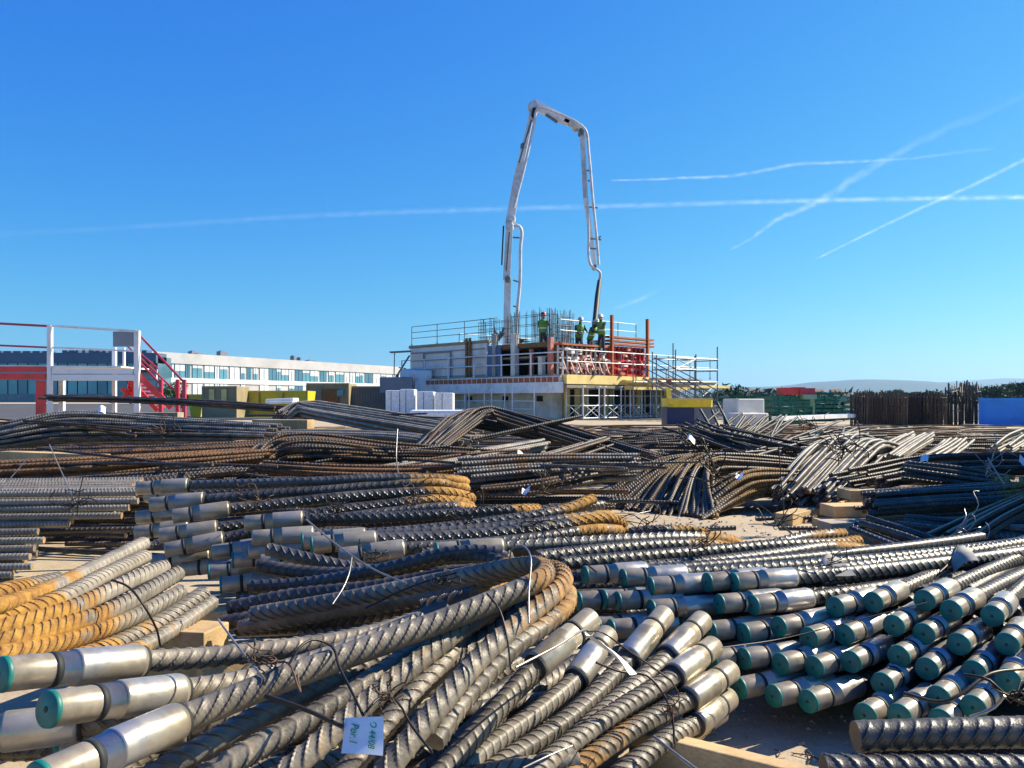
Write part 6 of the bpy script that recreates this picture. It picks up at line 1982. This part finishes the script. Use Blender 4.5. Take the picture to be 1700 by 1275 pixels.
# dark left wing
ol = thing("office_wing", "dark glazed wing of the office building behind the steel platform", "building", (-150, 190, 0))
D0 = facade_pt(245) - 2
def wb(mb, x0, x1, y0, y1, off=0.0, dep=.5, k=1.0):
    xa, xb = (x0 - 850) / F * D0, (x1 - 850) / F * D0
    mb.box(((xa + xb) / 2, D0 + off + dep / 2, H + (HY - (y0 + y1) / 2) / F * D0), (xb - xa, dep, (y1 - y0) / F * D0))
mb = MB(); wb(mb, -160, 262, 592, 668, 0, 12); mb.build("wall", M['glass_dark'], ol, smooth=False)
mb = MB(); wb(mb, -160, 262, 586, 603, -1.0, 6); mb.build("roof_panel_row", M['facade_dark'], ol, smooth=False)
mb = MB(); wb(mb, -160, 262, 618, 630, -.9, 1.4); wb(mb, 60, 262, 612, 618, -.4, .6); mb.build("floor_band", M['facade'], ol, smooth=False)
mb = MB(); wb(mb, -160, 262, 655, 668, -1.2, 1.6); mb.build("plinth", M['concrete'], ol, smooth=False)
x = -150
while x < 255:
    for (ya, yb) in ((603.5, 617.5), (631, 654)):
        mb = MB(); wb(mb, x, x + 15, ya, yb, -.25, .2)
        wn_ = mb.build("window", M[R.choice(['glass', 'glass_dark', 'glass'])], ol, smooth=False)
        mb = MB(); wb(mb, x + 15, x + 15.8, ya, yb, -.35, .3); mb.build("frame", M['black'], wn_, smooth=False)
    x += 16.5
mb = MB()
for x in range(-150, 90, 16): wb(mb, x, x + 12, 583, 586, -1, 3)
for x in range(105, 240, 11): wb(mb, x, x + R.uniform(4, 9), 581.5, 586, -.5, 3)
mb.build("solar_panel", M['facade_dark'], ol, smooth=False)
mb = MB(); wb(mb, 232, 258, 600, 618, -3, 2.5); mb.build("dark_bay", M['black'], ol, smooth=False)

# ------------------------------------------------------------------ trees and hills
def leaf_mat():
    m, nt, b = new_mat('foliage')
    n1 = noise(nt, .35, 5, .7)
    c = ramp(nt, n1, [(.3, (.012, .04, .014)), (.6, (.035, .085, .025)), (.8, (.07, .12, .04))])
    nt.links.new(c, b.inputs["Base Color"]); b.inputs["Roughness"].default_value = .8
    return m


M['leaf'] = leaf_mat(); M['bark'] = simple('bark', (.09, .06, .04), .9)


def leaves(mb, c, rad, n, s, rr):
    c = np.asarray(c)
    lob = [c + rr.normal(0, .42, 3) * rad for _ in range(7)]
    for i in range(n):
        l = lob[rr.randint(7)]
        v = rr.normal(0, 1, 3); v /= np.linalg.norm(v)
        p = l + v * rad * .5 * rr.uniform(.55, 1.0)
        a = rr.normal(0, 1, 3); b = rr.normal(0, 1, 3)
        mb.add([p, p + a * s, p + b * s], None, [(0, 1, 2)])


rr = np.random.RandomState(9)
mb = MB()
for i in range(270):
    px = rr.uniform(1160, 1760); d = rr.uniform(230, 420)
    ht = rr.uniform(5, 12) / 1360 * d
    r_ = rr.uniform(2.2, 3.6)
    leaves(mb, PZ(px, d, H + ht - r_ * .8), np.array([r_ * 1.4, r_, r_ * .8]), 70, .55, rr)
for i in range(160):
    px = rr.uniform(1160, 1760); d = rr.uniform(190, 300)
    leaves(mb, PZ(px, d, rr.uniform(.5, 2.2)), np.array([3.2, 2.0, 1.4]), 60, .6, rr)
tag(mb.build("far_woodland", M['leaf']), "belt of dark green trees below the hills on the right", "woodland", None, 'stuff')
for i, (px, ytop, d, lb) in enumerate([(1645, 636, 110, "broad dark tree above the blue container"), (1690, 640, 120, "darker tree at the right edge behind the blue container"), (1588, 642, 130, "dark tree behind the spiky cages"),
                                       (1484, 645, 180, "small dark tree peeping above the rebar cages")]):
    zt = H + (HY - ytop) / F * d
    t = thing("tree", lb, "tree", PZ(px, d, 0), "trees on the right skyline")
    m2 = MB(); m2.sweep([PZ(px, d, 0), PZ(px, d, zt * .5), PZ(px + 2, d, zt * .9)], [.25, .18, .06], seg=7, step=.5)
    for q in range(5):
        a = rr.uniform(0, 6.28); c0 = PZ(px, d, zt * .45); m2.sweep([c0, c0 + np.array([math.cos(a) * 1.4, math.sin(a) * 1.4, zt * .3])], [.1, .03], seg=5, step=1, smooth=False)
    m2.build("trunk", M['bark'], t)
    m2 = MB(); leaves(m2, PZ(px, d, zt * .62), np.array([2.6, 2.2, zt * .34]), 1500, .22, rr); m2.build("crown", M['leaf'], t, smooth=False)
m2 = MB(); leaves(m2, PZ(289, 30, .7), np.array([.8, .6, .45]), 900, .06, rr)
tag(m2.build("shrub", M['leaf'], smooth=False), "green shrub between the red stair posts", "shrub")
m2 = MB(); leaves(m2, PZ(1215, 60, 1.0), np.array([2.2, 1.2, .7]), 800, .14, rr)
tag(m2.build("shrub", M['leaf'], smooth=False), "dark green bush right of the scaffold foot", "shrub")
# little pale houses among the trees
for i, (px, y, d, s, lb) in enumerate([(1250, 650, 300, 3, "tiny pale house among the trees, leftmost"), (1355, 650, 300, 4, "tiny pale house above the green stacks"), (1386, 650, 310, 3, "tiny white house right of the red box"),
                                       (1300, 652, 320, 3, "tiny pale house left of the red box"), (1395, 655, 260, 4, "tiny low white shed left of the rebar cages")]):
    t = thing("house", lb, "house", PZ(px, d, 0), "tiny houses among the far trees")
    z = H + (HY - y) / F * d
    mb = MB(); mb.box(PZ(px, d, z / 2), (s, s, z)); mb.build("wall", M['facade'], t, smooth=False)
    c = PZ(px, d, z); mb = MB(); k = s / 2 + .3
    mb.add([c + [-k, -k, 0], c + [k, -k, 0], c + [k, k, 0], c + [-k, k, 0], c + [-k, 0, .9], c + [k, 0, .9]], [(0, 1, 5, 4), (2, 3, 4, 5), (0, 3, 2, 1)], [(1, 2, 5), (3, 0, 4)])
    mb.build("roof", M['rustplate'], t, smooth=False)


def hill(name, label, d, prof, dep, mat):
    mb = MB(); V = []; Q = []
    xs = np.linspace(prof[0][0], prof[-1][0], 120)
    hs_ = np.interp(xs, [p[0] for p in prof], [p[1] for p in prof])
    rr = np.random.RandomState(int(d))
    ns = np.convolve(rr.normal(0, 1, 130), np.ones(6) / 6, 'valid')[:120]
    rows = 9
    for j in range(rows):
        f = j / (rows - 1)
        prof_h = math.sin(math.pi * min(1, f * 1.0))
        for i in range(120):
            dd = d + dep * (f - .5)
            z = (H + (HY - hs_[i]) / F * d) * prof_h + ns[i] * 4 * prof_h
            V.append(((xs[i] - 850) / F * d, dd, z if 0 < j < rows - 1 else -5))
    for j in range(rows - 1):
        for i in range(119): Q.append((j * 120 + i, j * 120 + i + 1, (j + 1) * 120 + i + 1, (j + 1) * 120 + i))
    mb.add(V, Q)
    o = mb.build(name, mat)
    o['kind'] = 'structure'; o['label'] = label


M['hill'] = simple('wooded_hill', (.05, .075, .05), .9, 0, .4, .004)
hill("hills", "low blue hills on the right horizon", 4200, [(700, 668), (1120, 650), (1190, 643), (1290, 641), (1350, 634), (1420, 631), (1500, 632), (1560, 635), (1640, 640), (1720, 640), (2000, 655), (2300, 668)], 1600, M['hill'])
hill("far_hills", "fainter farther hills at the right edge", 6400, [(1300, 668), (1450, 640), (1600, 632), (1670, 628), (1740, 630), (2100, 640), (2500, 668)], 2500, M['hill'])

# ------------------------------------------------------------------ contrails
def cloud_mat(name, dens, ns=1.0):
    m = bpy.data.materials.new(name); m.use_nodes = True
    nt = m.node_tree; nt.nodes.clear()
    out = nd(nt, "ShaderNodeOutputMaterial")
    tr_ = nd(nt, "ShaderNodeBsdfTransparent"); df = nd(nt, "ShaderNodeBsdfTranslucent"); d2 = nd(nt, "ShaderNodeBsdfDiffuse")
    ad = nd(nt, "ShaderNodeAddShader")
    df.inputs[0].default_value = (.95, .95, .95, 1); d2.inputs[0].default_value = (.95, .95, .95, 1)
    nt.links.new(df.outputs[0], ad.inputs[0]); nt.links.new(d2.outputs[0], ad.inputs[1])
    at = nd(nt, "ShaderNodeAttribute", attribute_name="rust")
    nz = noise(nt, .006 * ns, 6, .65)
    f = ramp(nt, nz, [(.36, .12), (.64, 1.0)])
    a = mth(nt, 'MULTIPLY', at.outputs["Fac"], f)
    a = mth(nt, 'MULTIPLY', a, dens, True)
    mx = nd(nt, "ShaderNodeMixShader")
    nt.links.new(a, mx.inputs[0]); nt.links.new(tr_.outputs[0], mx.inputs[1]); nt.links.new(ad.outputs[0], mx.inputs[2])
    nt.links.new(mx.outputs[0], out.inputs[0])
    return m


CM = cloud_mat('ice_cloud', .34)


def contrail(pts, label, dens_pts, w=(10, 10), d=14000.0, wob=0.0, seed=1):
    """a long thin lens-shaped streak of ice cloud at flight height"""
    rr = np.random.RandomState(seed)
    c = catmull(np.array([[p[0], p[1]] + [dn] for p, dn in zip(pts, dens_pts)] if False else [[p[0], p[1], dn] for p, dn in zip(pts, dens_pts)], float), 24)
    n = len(c); V = []; rust = []
    K = 9
    wv = 1.0 * np.interp(np.linspace(0, 1, n), np.linspace(0, 1, len(w)), w)
    wb_ = np.convolve(rr.normal(0, wob, n + 8), np.ones(9) / 9, 'valid')[:n]
    tx = np.gradient(c[:, 0]); ty = np.gradient(c[:, 1]); tl = np.hypot(tx, ty)
    for i in range(n):
        nx, ny = -ty[i] / tl[i], tx[i] / tl[i]
        for side in (0, 1):
            for k in range(K):
                q = (k / (K - 1) * 2 - 1)
                o_ = q * wv[i] / 2 + wb_[i]
                p = P(c[i, 0] + nx * o_, c[i, 1] + ny * o_, d)
                p[1] += (1 - side * 2) * wv[i] * d / F * .25 * (1 - q * q)
                V.append(p); rust.append(max(0, (1 - q * q)) ** 2.2 * max(0, c[i, 2]) * .6)
    mb = MB(); Q = []
    for i in range(n - 1):
        for side in (0, 1):
            for k in range(K - 1):
                a = (i * 2 + side) * K + k; b = ((i + 1) * 2 + side) * K + k
                Q.append((a, a + 1, b + 1, b))
    mb.add(V, Q, None, np.array(rust))
    o = one("contrail", mb, CM, label, "contrail", "aircraft contrails in the sky", smooth=True)
    o.visible_shadow = True
    return o


contrail([(-100, 394), (200, 378), (500, 359), (800, 348), (1100, 340), (1400, 332), (1800, 326)], "long nearly level contrail crossing the whole sky behind the boom", [.03, .1, .18, .27, .4, .65, .9], (14, 14, 13, 12), seed=1)
contrail([(1215, 417), (1300, 362), (1380, 322), (1450, 278), (1530, 232), (1620, 195), (1720, 150)], "ragged contrail rising to the upper right corner", [.35, .6, .55, .45, .25, .15, .08], (6, 14, 20, 18, 24, 20), wob=5, seed=2)
contrail([(1355, 430), (1440, 388), (1530, 345), (1620, 305), (1720, 255)], "thin straight contrail rising at the right edge", [.6, .8, .75, .7, .7], (5, 8, 10), seed=3)
contrail([(1015, 300), (1120, 296), (1230, 290), (1300, 276), (1420, 268), (1520, 262), (1650, 246)], "faint wavy contrail above the level one on the right", [.6, .65, .55, .6, .55, .3, .15], (4, 8, 10, 7, 9), wob=1.5, seed=4)
contrail([(1020, 512), (1060, 498), (1100, 478)], "short faint contrail just right of the hose", [.15, .4, .1], (8, 12, 6), seed=5)

# ------------------------------------------------------------------ air
HZ = True
if HZ:
    bpy.ops.mesh.primitive_cube_add(size=1, location=(0, 4500, 100))
    hz = bpy.context.object
    hz.name = "haze"; hz.data.name = "haze"
    X0, X1, Y0, Y1, Z0, Z1 = -8000, 9000, -12, 9500, -6.0, 215.0
    hz.scale = (X1 - X0, Y1 - Y0, Z1 - Z0)
    hz.location = ((X0 + X1) / 2, (Y0 + Y1) / 2, (Z0 + Z1) / 2)
    m = bpy.data.materials.new("haze_air"); m.use_nodes = True
    nt = m.node_tree; nt.nodes.clear()
    out = nd(nt, "ShaderNodeOutputMaterial"); pv = nd(nt, "ShaderNodeVolumePrincipled")
    pv.inputs["Color"].default_value = (.40, .68, 1, 1)
    pv.inputs["Density"].default_value = 0.00013
    pv.inputs["Anisotropy"].default_value = 0.3
    nt.links.new(pv.outputs[0], out.inputs["Volume"])
    hz.data.materials.append(m)
    hz['kind'] = 'stuff'; hz['label'] = "thin blue air over the whole plain"

for o in bpy.data.objects:
    if '_o' in o: del o['_o']
